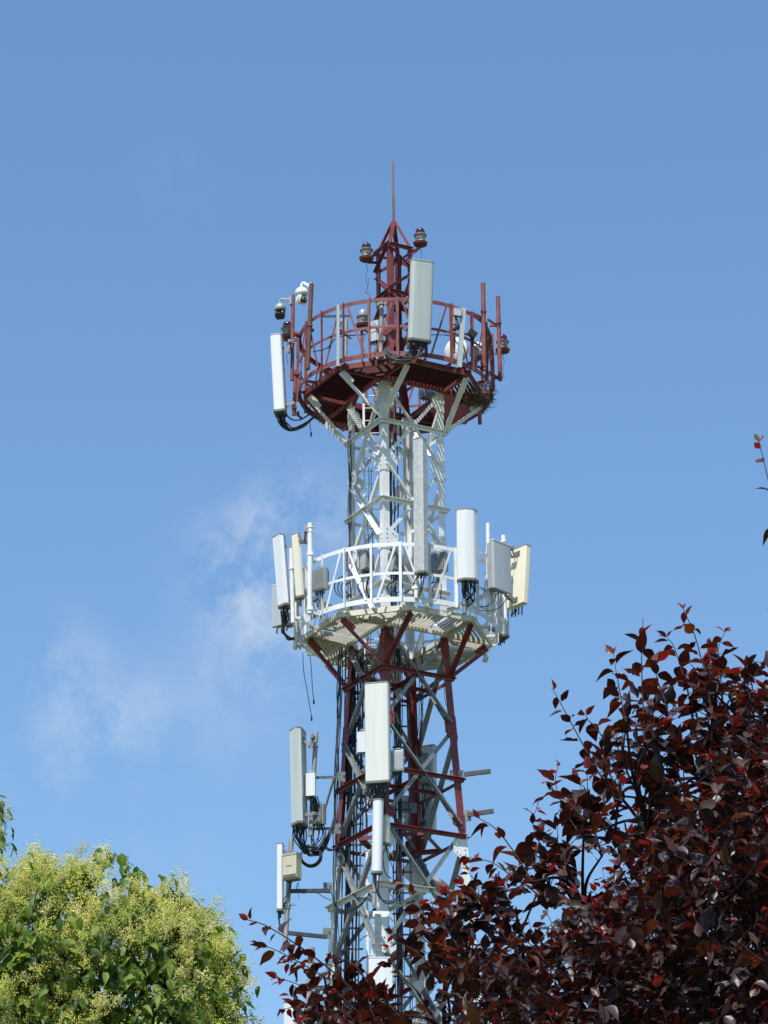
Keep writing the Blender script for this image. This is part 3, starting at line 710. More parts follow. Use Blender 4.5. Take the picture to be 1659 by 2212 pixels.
cb = [ups([(998+3.6*k, 1262, -1.82), (998+3.6*k+random.uniform(-2, 2), 1280, -1.8), (1006+random.uniform(-6, 16), 1300, -1.7), (1003+random.uniform(-2, 6), 1316, -1.5)]) for k in range(9)]
cables(a4, cb, 0.013, 0.012)
a5 = panel_antenna('flat grey rectangular panel antenna right of the smooth white one', 1084, 1279, 1172, -1.15, 42, 0.56, 0.07, 'panel_grey', 'rad_white', r=0.012, ncon=2, gap=0.22, botcap=False, conlen=0.06)
mb = MB(); 
h5 = U(1084, 1172, -1.15).z-U(1084, 1279, -1.15).z
for k in range(12): mb.lbox(-0.16, -0.036, -0.26+0.52*k/11-0.006, -0.26+0.52*k/11+0.006, 0.05, h5-0.05)
build(mb, 'heat_sink', M['unit_grey'], a5, True)
mounting_pole('white pole behind the flat grey panel antenna', 1054, 1131, 1056, 1326, -1.02, 0.045, 'white_pole', (1196, 1310), (1200, 1316), rin=2.12)
cables(a5, [ups([(1094, 1285, -1.1), (1092, 1298, -1.1), (1080, 1312, -1.1), (1060, 1318, -1.2), (1034, 1318, -1.2), (1020, 1306, -1.2)]), ups([(1072, 1281, -1.1), (1068, 1296, -1.1), (1052, 1308, -1.2), (1030, 1312, -1.3)])], 0.012, 0.01)
a6 = panel_antenna('yellowed panel antenna outermost on the right of the white platform', 1117, 1312, 1181, 0.40, 318, 0.54, 0.15, 'rad_yellow', 'cap_grey', r=0.02, tilt=5.5, ncon=4, gap=0.20, botcap=False, top_arm=0.12, conlen=0.2)
mounting_pole('white pole with a rounded cap between the grey and yellowed panels', 1087.5, 1157, 1091, 1348, 0.05, 0.05, 'white_pole', (1170, 1340), (1338,), rin=2.12)
cables(a6, [ups([(1112, 1316, 0.4), (1110, 1326, 0.4), (1104, 1330, 0.4)]), ups([(1117, 1316, 0.4), (1114, 1330, 0.4)])], 0.014, 0.01)
a7 = panel_antenna('slim white panel antenna outermost on the left of the white platform', 614, 1311, 1158, -0.5, 190, 0.34, 0.25, 'rad_white', 'cap_grey', 'hex', tilt=4.5, ncon=6, gap=0.2, top_arm=0.16, conlen=0.25)
cb = [ups([(607+2.4*k, 1320, -0.45), (609+2.2*k, 1340, -0.45), (612+random.uniform(-4, 3), 1362, -0.4), (624+random.uniform(-4, 4), 1382+random.uniform(-6, 3), -0.3), (640, 1376+random.uniform(-6, 3), 0.0), (646, 1352, 0.3)]) for k in range(7)]
cables(a7, cb, 0.015, 0.012)
a8 = panel_antenna('narrow cream yellow antenna leaning beside the left white pole', 648, 1291, 1154, -1.05, 172, 0.20, 0.17, 'rad_yellow_light', 'cap_grey', 'hex', tilt=4.0, ncon=1, gap=0.14, conlen=0.24)
a9 = panel_antenna('flat grey panel antenna behind the outermost left white antenna', 609, 1353, 1260, 0.55, 126, 0.52, 0.08, 'panel_grey', 'rad_white', r=0.012, ncon=3, gap=0.24, botcap=False)
mb = MB()
for k in range(12): mb.lbox(-0.2, -0.042, -0.24+0.48*k/11-0.006, -0.24+0.48*k/11+0.006, 0.06, 0.95)
build(mb, 'heat_sink', M['unit_grey'], a9, True)
a10 = panel_antenna('pale grey antenna largely hidden behind the right side of the white platform', 1083, 1379, 1225, 1.2, 330, 0.40, 0.2, 'rad_grey', 'cap_grey', r=0.06, tilt=2, ncon=4)
mounting_pole('tall white pole with a folding steel arm on the left of the white platform', 670, 1131, 669, 1326, -1.45, 0.055, 'white_pole', (1198, 1316), (1206, 1322), rin=2.12)
t = thing('folding_arm', 'bent brown steel arm linking the cream yellow antenna to the tall white pole', 'arm', U(664, 1143, -1.4))
mb = MB(); P = ups([(645, 1156, -1.2), (654, 1172, -1.25), (658, 1169, -1.3), (661, 1146, -1.38)])
mb.bar(P[0], P[1], 0.035, 0.04); mb.bar(P[1], P[2], 0.04, 0.04); mb.bar(P[2], P[3], 0.04, 0.045); build(mb, 'arm_link', M['rust_grey'], t)
mb = MB(); mb.box(U(663, 1142, -1.42), (0.06, 0, 0), (0, 0.05, 0), (0, 0, 0.07)); mb.tube([U(660, 1140, -1.5), U(682, 1138, -1.5)], 0.01, 5); mb.tube([U(660, 1148, -1.5), U(684, 1148, -1.5)], 0.01, 5); build(mb, 'clamp', M['pipe'], t)
mounting_pole('white pole between the two left antennas of the white platform', 629, 1185, 633, 1346, -0.75, 0.046, 'white_pole', (1228,), (1334,), rin=2.12)
mounting_pole('white pole running down below the left rim of the white platform', 640, 1302, 638, 1402, -0.1, 0.045, 'white_pole', (1396,), (1390,), rin=2.12)
mounting_pole('white pole stub under the right rim of the white platform', 1048, 1395, 1048.5, 1430, 1.55, 0.045, 'white_pole', (1424,), (1410,), rin=2.12)
# radio units hung on the white railing posts
RU = [(770, 1193, 1234, 1.55, 250, .46, 'wide grey radio unit furthest back, between the left and front tower legs'),
      (692, 1230, 1276, -1.5, 130, .34, 'finned grey radio unit clamped behind the left end of the white railing'),
      (792, 1193, 1233, -1.80, 40, .30, 'grey radio unit seen edge on, left of the front tower leg'),
      (856, 1195, 1237, -1.85, 40, .32, 'grey radio unit right of the front tower leg, beside the mottled antenna'),
      (944, 1197, 1238, -1.65, 300, .46, 'broad finned grey radio unit between the mottled and smooth white antennas')]
for cx, ty, by, dy, fc, w, lab in RU:
    o = radio_unit(lab, cx, ty, by, dy, fc, w, 0.2, 'unit_grey', True, group='grey radio units on the white railing')
    cables(o, [ups([(cx-6+4*k, by+2, dy), (cx-8+4*k, by+18, dy+0.05), (cx-22+9*k+random.uniform(-6, 6), by+30+random.uniform(-4, 6), dy+0.15), (cx-10+6*k, by+58, dy+0.3)]) for k in range(4)], 0.011, 0.02)
for (cx, cy, r, lab) in ((745, 1268, 22, 'left'), (845, 1262, 22, 'right')):
    mb = MB()
    for k in range(4):
        rr = (r-3*k)/101; c = U(cx+k*4, cy, -1.6)
        a0, a1 = (100, 300) if lab == 'left' else (-60, 130)
        mb.tube([c+V((rr*math.cos(R_(a)), 0.03*k, rr*1.1*math.sin(R_(a)))) for a in range(a0, a1, 12)], 0.012, 6)
    o = build(mb, 'cable_loop', M['cable'], None, smooth=60, origin=U(cx, cy, -1.6))
    tag(o, 'bowed black cables behind the %s half of the white railing, %s of the front leg' % (lab, lab), 'cables', 'cable loops behind the white railing')
# tangle of cables under the white platform
mb = MB(); rnd = random.Random(11)
for k in range(16):
    x = rnd.uniform(770, 835); y = rnd.uniform(1395, 1430); P = [(x, y, -0.1+rnd.uniform(-.4, .4))]
    for j in range(5): x += rnd.uniform(-18, 18); y += rnd.uniform(-8, 26); P.append((x, y, rnd.uniform(-.5, .5)))
    mb.tube(spline(ups(P), 6), 0.011, 5)
for k in range(14):
    x = rnd.uniform(770, 900); y = rnd.uniform(880, 905); P = [(x, y, 0.3)]
    for j in range(4): x += rnd.uniform(-16, 16); y += rnd.uniform(-18, 16); P.append((x, y, rnd.uniform(0, .7)))
o = build(mb, 'cable_tangle', M['cable'], None, smooth=60, origin=U(800, 1420, 0)); tag(o, 'loose tangle of black cables inside the tower just under the white platform', 'cables')

# ---- equipment on the red section and below
b1 = panel_antenna('large cream panel antenna on the front leg below the white platform', 817, 1692, 1477, -1.75, 102, 0.50, 0.22, 'rad_cream', 'cap_grey', r=0.04, tilt=0.3, ncon=10, conlen=0.2, gap=0.24)
cb = [ups([(796+4.4*k, 1700, -1.7), (798+4.2*k, 1716, -1.68), (812+random.uniform(-10, 22), 1738, -1.6), (822+random.uniform(-6, 12), 1765, -1.3)]) for k in range(10)]
cables(b1, cb, 0.013, 0.015)
cables(b1, [ups([(794+3*k, 1700, -1.6), (775+5*k, 1716+3*k, -1.3), (772+3*k, 1745+2*k, -1.2), (792+3*k, 1752-3*k, -1.2), (802, 1730, -1.3)]) for k in range(5)], 0.010, 0.03)
radio_unit('white finned radio unit on the right of the large cream antenna', 858, 1622, 1666, -1.5, 100, 0.28, 0.2, 'unit_white', True, group='white radio units beside the cream antenna')
radio_unit('white radio unit half hidden on the left of the large cream antenna', 786, 1582, 1626, -1.3, 100, 0.26, 0.2, 'unit_white', False, group='white radio units beside the cream antenna')
b2 = panel_antenna('slim white round fronted antenna below the large cream one', 814.5, 1886, 1727, -1.9, 82, 0.22, 0.16, 'rad_white', 'cap_grey', 'round', tilt=0, ncon=2, gap=0.14, group='panel antennas on the tower', conlen=0.14)
b2.rotation_euler.rotate_axis('X', R_(-1.6))
cables(b2, [ups([(812, 1892, -1.9), (812, 1915, -1.85), (820, 1940, -1.8), (842, 1948, -1.7), (862, 1930, -1.5), (865, 1900, -1.4)]), ups([(819, 1892, -1.9), (818, 1925, -1.85), (832, 1952, -1.8), (855, 1945, -1.6), (866, 1915, -1.4)])], 0.012, 0.01)
mounting_pole('dark pole under the slim white round fronted antenna', 812, 1740, 808, 1957, -1.78, 0.045, 'pipe', (1925,), ())
b2b = panel_antenna('short narrow yellowed antenna behind the slim white one', 835, 1824, 1762, -1.62, 30, 0.16, 0.10, 'rad_yellow_light', 'cap_grey', r=0.02, ncon=1, brackets=False)
cables(b2b, [ups([(835, 1830, -1.6), (838, 1850, -1.6), (848, 1875, -1.5), (850, 1905, -1.4)]), ups([(834, 1830, -1.6), (828, 1850, -1.6), (832, 1885, -1.5), (846, 1897, -1.4)])], 0.010, 0.01)
b3 = panel_antenna('large pale grey antenna standing clear on the left of the red section', 645.5, 1783, 1577, -0.85, 194, 0.50, 0.28, 'rad_green', 'cap_grey', 'hex', tilt=1.2, ncon=10, gap=0.2, top_arm=0.16, conlen=0.15)
b3.rotation_euler.rotate_axis('X', R_(0.0))
mounting_pole('rusty grey pole behind the large pale grey left antenna', 682.5, 1582, 671, 1806, -0.75, 0.05, 'pipe', (1612,), (), rin=1.3)
radio_unit('white radio unit on the pole of the large pale grey left antenna', 671.5, 1671, 1720, -0.95, 100, 0.20, 0.16, 'unit_white', False, group='radio units on the left pole')
radio_unit('dark grey radio unit low on the pole of the large pale grey left antenna', 690, 1738, 1782, -0.7, 300, 0.22, 0.2, 'unit_grey', True, group='radio units on the left pole')
t = thing('support_frame', 'grey steel frame holding the large pale grey left antenna off the tower', 'frame', U(728, 1676, -0.45))
for A, B in (((676, 1677, -0.72), (730, 1675, -0.4)), ((676, 1788, -0.72), (726, 1786, -0.4)), ((719, 1678, -0.45), (692, 1768, -0.6))):
    mb = MB(); mb.ang(U(*A), U(*B), 0.06, 0.007, UP*-1); build(mb, 'frame_bar', M['galv'], t)
cb = []
for k in range(12):
    s = 633+2.4*k
    cb.append(ups([(s, 1787, -0.8), (s+1.5, 1808, -0.8), (648+random.uniform(-3, 8)+k, 1832+random.uniform(-8, 8), -0.75), (665+random.uniform(-6, 6), 1846+random.uniform(-10, 6), -0.7), (690+random.uniform(-5, 5), 1838+random.uniform(-8, 6), -0.6), (710, 1806+random.uniform(-6, 10), -0.5), (722, 1770, -0.45)]))
cables(b3, cb, 0.013, 0.02)
cb = []
for k in range(8):
    s = 668+2.6*k
    cb.append(ups([(s, 1722, -0.8), (s+4, 1748, -0.8), (676+3*k, 1772+random.uniform(-6, 6), -0.7), (672+4*k+random.uniform(-6, 6), 1806, -0.7), (680+random.uniform(-12, 8), 1832, -0.7), (662+random.uniform(-6, 6), 1842, -0.7)]))
cables(b3, cb, 0.012, 0.02)
mb = MB()
for k in range(9):
    c = U(672+random.uniform(-1.5, 1.5), 1849+random.uniform(-1.5, 1.5), -0.7+random.uniform(-.05, .05)); rr = random.uniform(0.185, 0.225)
    mb.tube([c+V((rr*math.cos(R_(a)), 0.01*math.sin(R_(3*a)), rr*1.02*math.sin(R_(a)))) for a in range(-200+random.randint(-20, 20), 130, 12)], 0.013, 6)
o = build(mb, 'cable_loop', M['cable'], None, smooth=60, origin=U(672, 1849, -0.7)); tag(o, 'coil of black cable hanging in the air below the large pale grey left antenna', 'cables')
mb = MB()
for k in range(3):
    c = U(714+k, 1820-k, -0.5); rr = 0.15-0.012*k
    mb.tube([c+V((rr*math.cos(R_(a)), 0.02*k, rr*1.2*math.sin(R_(a)))) for a in range(-210, 40, 12)], 0.010, 6)
o = build(mb, 'cable_loop', M['cable'], None, smooth=60, origin=U(714, 1820, -0.5)); tag(o, 'small slack loop of black cable against the left leg where red turns white', 'cables')
b4 = panel_antenna('large grey antenna seen from behind, beyond the back of the red section', 917, 1800, 1611, 1.9, 295, 0.50, 0.20, 'rad_grey', 'cap_grey', r=0.05, tilt=3, ncon=6, gap=0.2)
radio_unit('finned radio unit on the back of the large far grey antenna', 917, 1634, 1692, 1.7, 270, 0.26, 0.2, 'unit_grey', True, group='radio units behind the tower')
b5 = panel_antenna('pale panel antenna showing between the front and back legs of the red section', 888, 1788, 1722, 1.7, 250, 0.4, 0.14, 'rad_grey', 'cap_grey', r=0.04, ncon=4)
cables(b4, [ups([(910+5*k, 1695, 1.7), (911+5*k, 1720, 1.7), (914+random.uniform(-5, 5), 1755, 1.7), (908+random.uniform(-5, 5), 1800, 1.6), (905, 1830, 1.4)]) for k in range(5)], 0.012, 0.02)
# lower left group
c1 = panel_antenna('thin white antenna lowest on the left, beside the beige cabinet', 605.5, 1969, 1824, -0.7, 185, 0.28, 0.12, 'rad_white', 'cap_grey', r=0.03, ncon=2, gap=0.12, conlen=0.1)
mounting_pole('grey pole carrying the beige cabinet left of the tower', 629.5, 1812, 616.5, 2036, -0.7, 0.052, 'pipe', (1842, 1961), (), rin=1.6)
t = thing('equipment_cabinet', 'beige ribbed cabinet strapped to the lower left pole', 'cabinet', U(631, 1902, -0.9), None, facing(118))
hc = U(631, 1845, -0.9).z-U(631, 1902, -0.9).z
mb = MB(); mb.lbox(-0.11, 0.11, -0.16, 0.16, 0.03, hc-0.05); build(mb, 'cabinet_body', M['unit_beige'], t, True)
mb = MB(); mb.lbox(-0.118, 0.118, -0.168, 0.168, hc-0.0495, hc); build(mb, 'cabinet_lid', M['unit_grey'], t, True)
mb = MB(); mb.lbox(0.1105, 0.122, -0.075, 0.055, hc-0.27, hc-0.12); build(mb, 'access_panel', M['unit_beige'], t, True)
mb = MB()
for k in range(4): mb.lbox(0.1105, 0.118, -0.15, 0.15, 0.04+0.018*k, 0.048+0.018*k)
mb.lbox(-0.1, 0.1, -0.15, 0.15, 0.0, 0.0295); build(mb, 'vent', M['cap_dark'], t, True)
t2 = thing('support_frame', 'two dark steel arms holding the beige cabinet pole off the left leg', 'frame', U(709, 1925, -0.45))
for A, B in (((624, 1925, -0.7), (712, 1924, -0.42)), ((618, 2015, -0.7), (706, 2024, -0.40))):
    mb = MB(); mb.bar(U(*A), U(*B), 0.07, 0.075); build(mb, 'frame_bar', M['galv_dark'], t2)
cables(c1, [ups([(604, 1975, -0.7), (603, 1990, -0.72), (607, 2008, -0.72), (616, 2020, -0.7)]), ups([(626, 1905, -0.85), (622, 1930, -0.82), (606, 1955, -0.8), (602, 1985, -0.75), (612, 2018, -0.7)]), ups([(630, 1905, -0.85), (624, 1935, -0.82), (608, 1962, -0.8), (604, 1992, -0.75), (615, 2020, -0.7)])], 0.013, 0.006)
wire('slack black wire along the upper steel arm of the beige cabinet pole', [(645, 1906, -0.8), (640, 1918, -0.8), (652, 1929, -0.7), (680, 1927, -0.6), (700, 1938, -0.45), (716, 1945, -0.4)], 0.009)
wire('thin wire end dangling below the upper steel arm of the beige cabinet pole', [(645, 1906, -0.8), (644, 1925, -0.8), (646, 1942, -0.8)], 0.005, 'cable_grey')
mb = MB()
for k in range(3):
    mb.tube(spline(ups([(716, 1930, -0.3), (728, 1958+3*k, -0.2), (752, 1966+3*k, -0.6), (782, 1950+2*k, -1.1), (806, 1915, -1.6)]), 8), 0.009, 5)
o = build(mb, 'slack_cable', M['cable'], None, smooth=60, origin=U(752, 1966, -0.6)); tag(o, 'slack black cables slung from the left leg towards the slim white antenna', 'cables')
c2 = panel_antenna('white antenna peeping out of the plum leaves at the bottom left of the tower', 627, 2330, 2163, -0.8, 140, 0.30, 0.14, 'rad_white', 'cap_grey', r=0.03, ncon=2, gap=0.25)
mounting_pole('grey pole behind the plum leaves at the bottom left of the tower', 674.5, 2047, 655, 2330, -0.8, 0.055, 'pipe', (2180,), (), rin=1.9)
t3 = thing('support_frame', 'grey steel arms behind the plum leaves, lowest on the left leg', 'frame', U(700, 2135, -0.45))
for A, B in (((668, 2132, -0.8), (704, 2136, -0.42)), ((660, 2290, -0.8), (690, 2294, -0.42))):
    mb = MB(); mb.bar(U(*A), U(*B), 0.07, 0.08); build(mb, 'frame_bar', M['galv'], t3)
c3 = panel_antenna('flat white panel antenna low on the front leg above the plum leaves', 823, 2160, 2068, -2.1, 88, 0.48, 0.09, 'rad_white', 'rad_white', r=0.03, ncon=3, gap=0.2)
mb = MB(); mb.box(U(823, 1975, -1.95)-V((0.0, 0, 0)), (0.165, 0.012, 0), (-0.002, 0.02, 0), UP*0.06)
for s in (-0.13, 0.13): mb.box(U(823, 1975, -1.975)+V((s, 0, 0.0)), (0.016, 0, 0), (0, 0.012, 0), UP*0.04)
build(mb, 'clamp_plate', M['white'], tower)
mb = MB(); mb.bar(U(811, 1957, -1.85), U(826, 1972, -1.9), 0.05, 0.05); mb.bar(U(816, 1975, -1.98), U(818, 2070, -2.0), 0.12, 0.06); build(mb, 'clamp_post', M['galv'], tower)
# ------------------------------------------------------------------ leaves
def leaf_template(fold, curve, wav=0.0, wmax=0.25, n=6, pet=0.12, peak=0.85):
    # unit-length blade along +x, width along y, normal z; petiole from x=-pet to 0
    vs = [(-pet, 0.006, 0.0), (-pet, -0.006, 0.0)]; fs = []
    rows = []
    for i in range(n+1):
        t = i/n; w = wmax*math.sin(math.pi*min(1, t**peak*0.985+0.015))**0.9*(1-0.35*t**3) if 0 < i < n else 0.004
        z = -curve*t*t + 0.0; zz = z+fold*w+wav*math.sin(i*2.1)*w
        b = len(vs); vs += [(t, w, zz), (t, 0, z), (t, -w, z+fold*w-wav*math.sin(i*2.1+1)*w)]; rows.append(b)
    for a, b in zip(rows, rows[1:]):
        fs += [(a, b, b+1, a+1), (a+1, b+1, b+2, a+2)]
    fs.append((0, rows[0], rows[0]+2, 1))
    return np.array(vs), np.array(fs)
def scatter(name, tmpl, Ps, Xs, Zs, Ls, Ws, cols, mat, parent):
    """many small copies of a few templates baked into one mesh"""
    Ps = np.asarray(Ps, float); Xs = np.asarray(Xs, float); Zs = np.asarray(Zs, float); Ls = np.asarray(Ls); Ws = np.asarray(Ws); cols = np.asarray(cols)
    Xs /= np.linalg.norm(Xs, axis=1)[:, None]+1e-9
    Zs = Zs-Xs*(Zs*Xs).sum(1)[:, None]; Zs /= np.linalg.norm(Zs, axis=1)[:, None]+1e-9
    Ys = np.cross(Zs, Xs)
    off = np.array(chain(parent).translation) if parent is not None else np.zeros(3)
    n = len(Ps); which = np.arange(n) % len(tmpl); np.random.RandomState(1).shuffle(which)
    Vv, Ff, Cc, o = [], [], [], 0
    for k, (tv, tf) in enumerate(tmpl):
        I = np.where(which == k)[0]; m_ = len(I)
        if not m_: continue
        P = Ps[I][:, None, :]+tv[None, :, 0, None]*(Xs[I]*Ls[I][:, None])[:, None, :]+tv[None, :, 1, None]*(Ys[I]*(Ls[I]*Ws[I])[:, None])[:, None, :]+tv[None, :, 2, None]*(Zs[I]*Ls[I][:, None])[:, None, :]
        Vv.append((P-off).reshape(-1, 3)); nv = len(tv)
        Ff.append((tf[None]+(o+np.arange(m_)*nv)[:, None, None]).reshape(-1, tf.shape[1])); o += m_*nv
        Cc.append(np.repeat(cols[I], nv, axis=0))
    Vv = np.concatenate(Vv); Ff = np.concatenate(Ff); Cc = np.concatenate(Cc)
    me = bpy.data.meshes.new(name); q = Ff.shape[1]
    me.vertices.add(len(Vv)); me.vertices.foreach_set('co', Vv.astype(np.float32).ravel())
    me.loops.add(Ff.size); me.loops.foreach_set('vertex_index', Ff.astype(np.int32).ravel())
    me.polygons.add(len(Ff)); me.polygons.foreach_set('loop_start', (np.arange(len(Ff))*q).astype(np.int32))
    me.update(calc_edges=True)
    at_ = me.attributes.new('leaf_tint', 'FLOAT_COLOR', 'POINT')
    at_.data.foreach_set('color', np.concatenate([Cc, np.ones((len(Cc), 1))], 1).astype(np.float32).ravel())
    me.shade_smooth(); me.materials.append(mat)
    ob = bpy.data.objects.new(name, me); COL.objects.link(ob); ob.parent = parent
    return ob
def leaf_mat(name, rough, trans, tsat, spec=0.5, back=None):
    mt, N, L, P = nt(name)
    a = N.new('ShaderNodeAttribute'); a.attribute_name = 'leaf_tint'
    geo = N.new('ShaderNodeNewGeometry'); base = a.outputs['Color']
    if back:                                    # the underside of the blade is a paler colour
        mx = N.new('ShaderNodeMix'); mx.data_type = 'RGBA'; mx.blend_type = 'MIX'; mx.inputs[7].default_value = (*back, 1)
        mm = N.new('ShaderNodeMath'); mm.operation = 'MULTIPLY'; mm.inputs[1].default_value = 0.5
        L.new(geo.outputs['Backfacing'], mm.inputs[0]); L.new(mm.outputs[0], mx.inputs[0]); L.new(base, mx.inputs[6]); base = mx.outputs[2]
    L.new(base, P.inputs['Base Color']); P.inputs['Roughness'].default_value = rough; P.inputs['Specular IOR Level'].default_value = spec
    tr = N.new('ShaderNodeBsdfTranslucent')
    g = N.new('ShaderNodeMix'); g.data_type = 'RGBA'; g.blend_type = 'MULTIPLY'; g.inputs[0].default_value = 1; g.inputs[7].default_value = (*tsat, 1)
    L.new(a.outputs['Color'], g.inputs[6]); L.new(g.outputs[2], tr.inputs['Color'])
    ms = N.new('ShaderNodeMixShader'); ms.inputs[0].default_value = trans
    out = [n for n in N if n.type == 'OUTPUT_MATERIAL'][0]
    L.new(P.outputs[0], ms.inputs[1]); L.new(tr.outputs[0], ms.inputs[2]); L.new(ms.outputs[0], out.inputs['Surface'])
    return mt
M['plum_leaf'] = leaf_mat('plum_leaf', 0.40, 0.24, (2.6, 1.4, 0.8), 0.40, (0.075, 0.055, 0.05))
M['green_leaf'] = leaf_mat('green_leaf', 0.5, 0.42, (2.4, 2.3, 0.9), 0.3)
M['blossom'] = leaf_mat('pale_blossom', 0.7, 0.45, (1.15, 1.12, 0.85), 0.1)
LT = [leaf_template(0.75, 0.45), leaf_template(0.6, -0.12, 0.3), leaf_template(0.35, 0.10), leaf_template(0.2, 0.28), leaf_template(0.55, 0.05), leaf_template(0.15, 0.16, 0.25), leaf_template(0.3, 0.38, 0.15)]

def in_poly(x, y, P):
    c = False; j = len(P)-1
    for i in range(len(P)):
        if (P[i][1] > y) != (P[j][1] > y) and x < (P[j][0]-P[i][0])*(y-P[i][1])/(P[j][1]-P[i][1])+P[i][0]: c = not c
        j = i
    return c

# ------------------------------------------------------------------ the purple-leaved plum tree
PY = 9.0
rnd = random.Random(21)
plum_root = V((at(1560, 2200, PY).x, PY+0.5, 0))
plum = thing('plum_tree', 'purple leaved plum tree in the right foreground hiding the foot of the tower', 'tree', plum_root, 'trees before the tower')
lp, lx_, lz_, ll, lw, lc = [], [], [], [], [], []
twigs = MB(); n_tw = 0
def plum_col(young):
    r = rnd.random()
    if young > 0.55 and r < 0.75: c = (0.2, 0.016, 0.018)
    elif r < 0.42: c = (0.022, 0.008, 0.010)
    elif r < 0.72: c = (0.046, 0.012, 0.011)
    elif r < 0.88: c = (0.075, 0.022, 0.013)
    elif r < 0.93: c = (0.09, 0.038, 0.010)
    else: c = (0.05, 0.013, 0.011)
    k = rnd.uniform(0.75, 1.25); return (c[0]*k, c[1]*k, c[2]*k)
def add_leaf(p, d, n, L_, young):
    lp.append(p); lx_.append(d); lz_.append(n); ll.append(L_); lw.append(rnd.uniform(0.95, 1.35)); lc.append(plum_col(young))
def sprig(P, gap=0.021, size=0.056, young_tip=0.35, r=0.0022, start=0.05, keep=1.0):
    pts = spline(P, 6); seg = [(b-a).length for a, b in zip(pts, pts[1:])]; tot = sum(seg)
    twigs.tube(pts, [r*(1.25-0.8*i/(len(pts)-1)) for i in range(len(pts))], 4, False)
    s = tot*start; ph = rnd.uniform(0, 6.28); acc = 0; i = 0
    while s < tot*0.995:
        while i < len(seg)-1 and acc+seg[i] < s: acc += seg[i]; i += 1
        t = (s-acc)/max(seg[i], 1e-6); p = pts[i].lerp(pts[i+1], min(1, t)); d = (pts[i+1]-pts[i]).normalized()
        f = s/tot
        if rnd.random() < keep:
            a = d.orthogonal().normalized(); b = d.cross(a)
            out = a*math.cos(ph)+b*math.sin(ph)
            ld = (d*rnd.uniform(0.35, 0.9)+out*rnd.uniform(0.7, 1.0)+UP*rnd.uniform(-0.85, 0.12)).normalized()
            nn = (UP*rnd.uniform(0.4, 1.0)+d*0.6+V((rnd.gauss(0, .35), rnd.gauss(0, .35), rnd.gauss(0, .2))))
            L_ = size*rnd.uniform(0.7, 1.25)*(1-0.45*max(0, f-0.72)/0.28)
            add_leaf(p+ld*L_*0.12, ld, nn, L_, young_tip if f < 0.75 else young_tip+0.45*(f-0.75)/0.25+rnd.uniform(-.15, .15))
        ph += 2.4; s += gap*rnd.uniform(0.7, 1.4)
    d = (pts[-1]-pts[-2]).normalized()
    for k in range(2 if rnd.random() < max(0.25, young_tip*2.8) else 0): add_leaf(pts[-1], (d+V((rnd.gauss(0, .35), rnd.gauss(0, .35), rnd.gauss(0, .3)))).normalized(), UP+V((rnd.gauss(0, .5), rnd.gauss(0, .5), 0)), size*rnd.uniform(0.5, 0.75), 0.9)
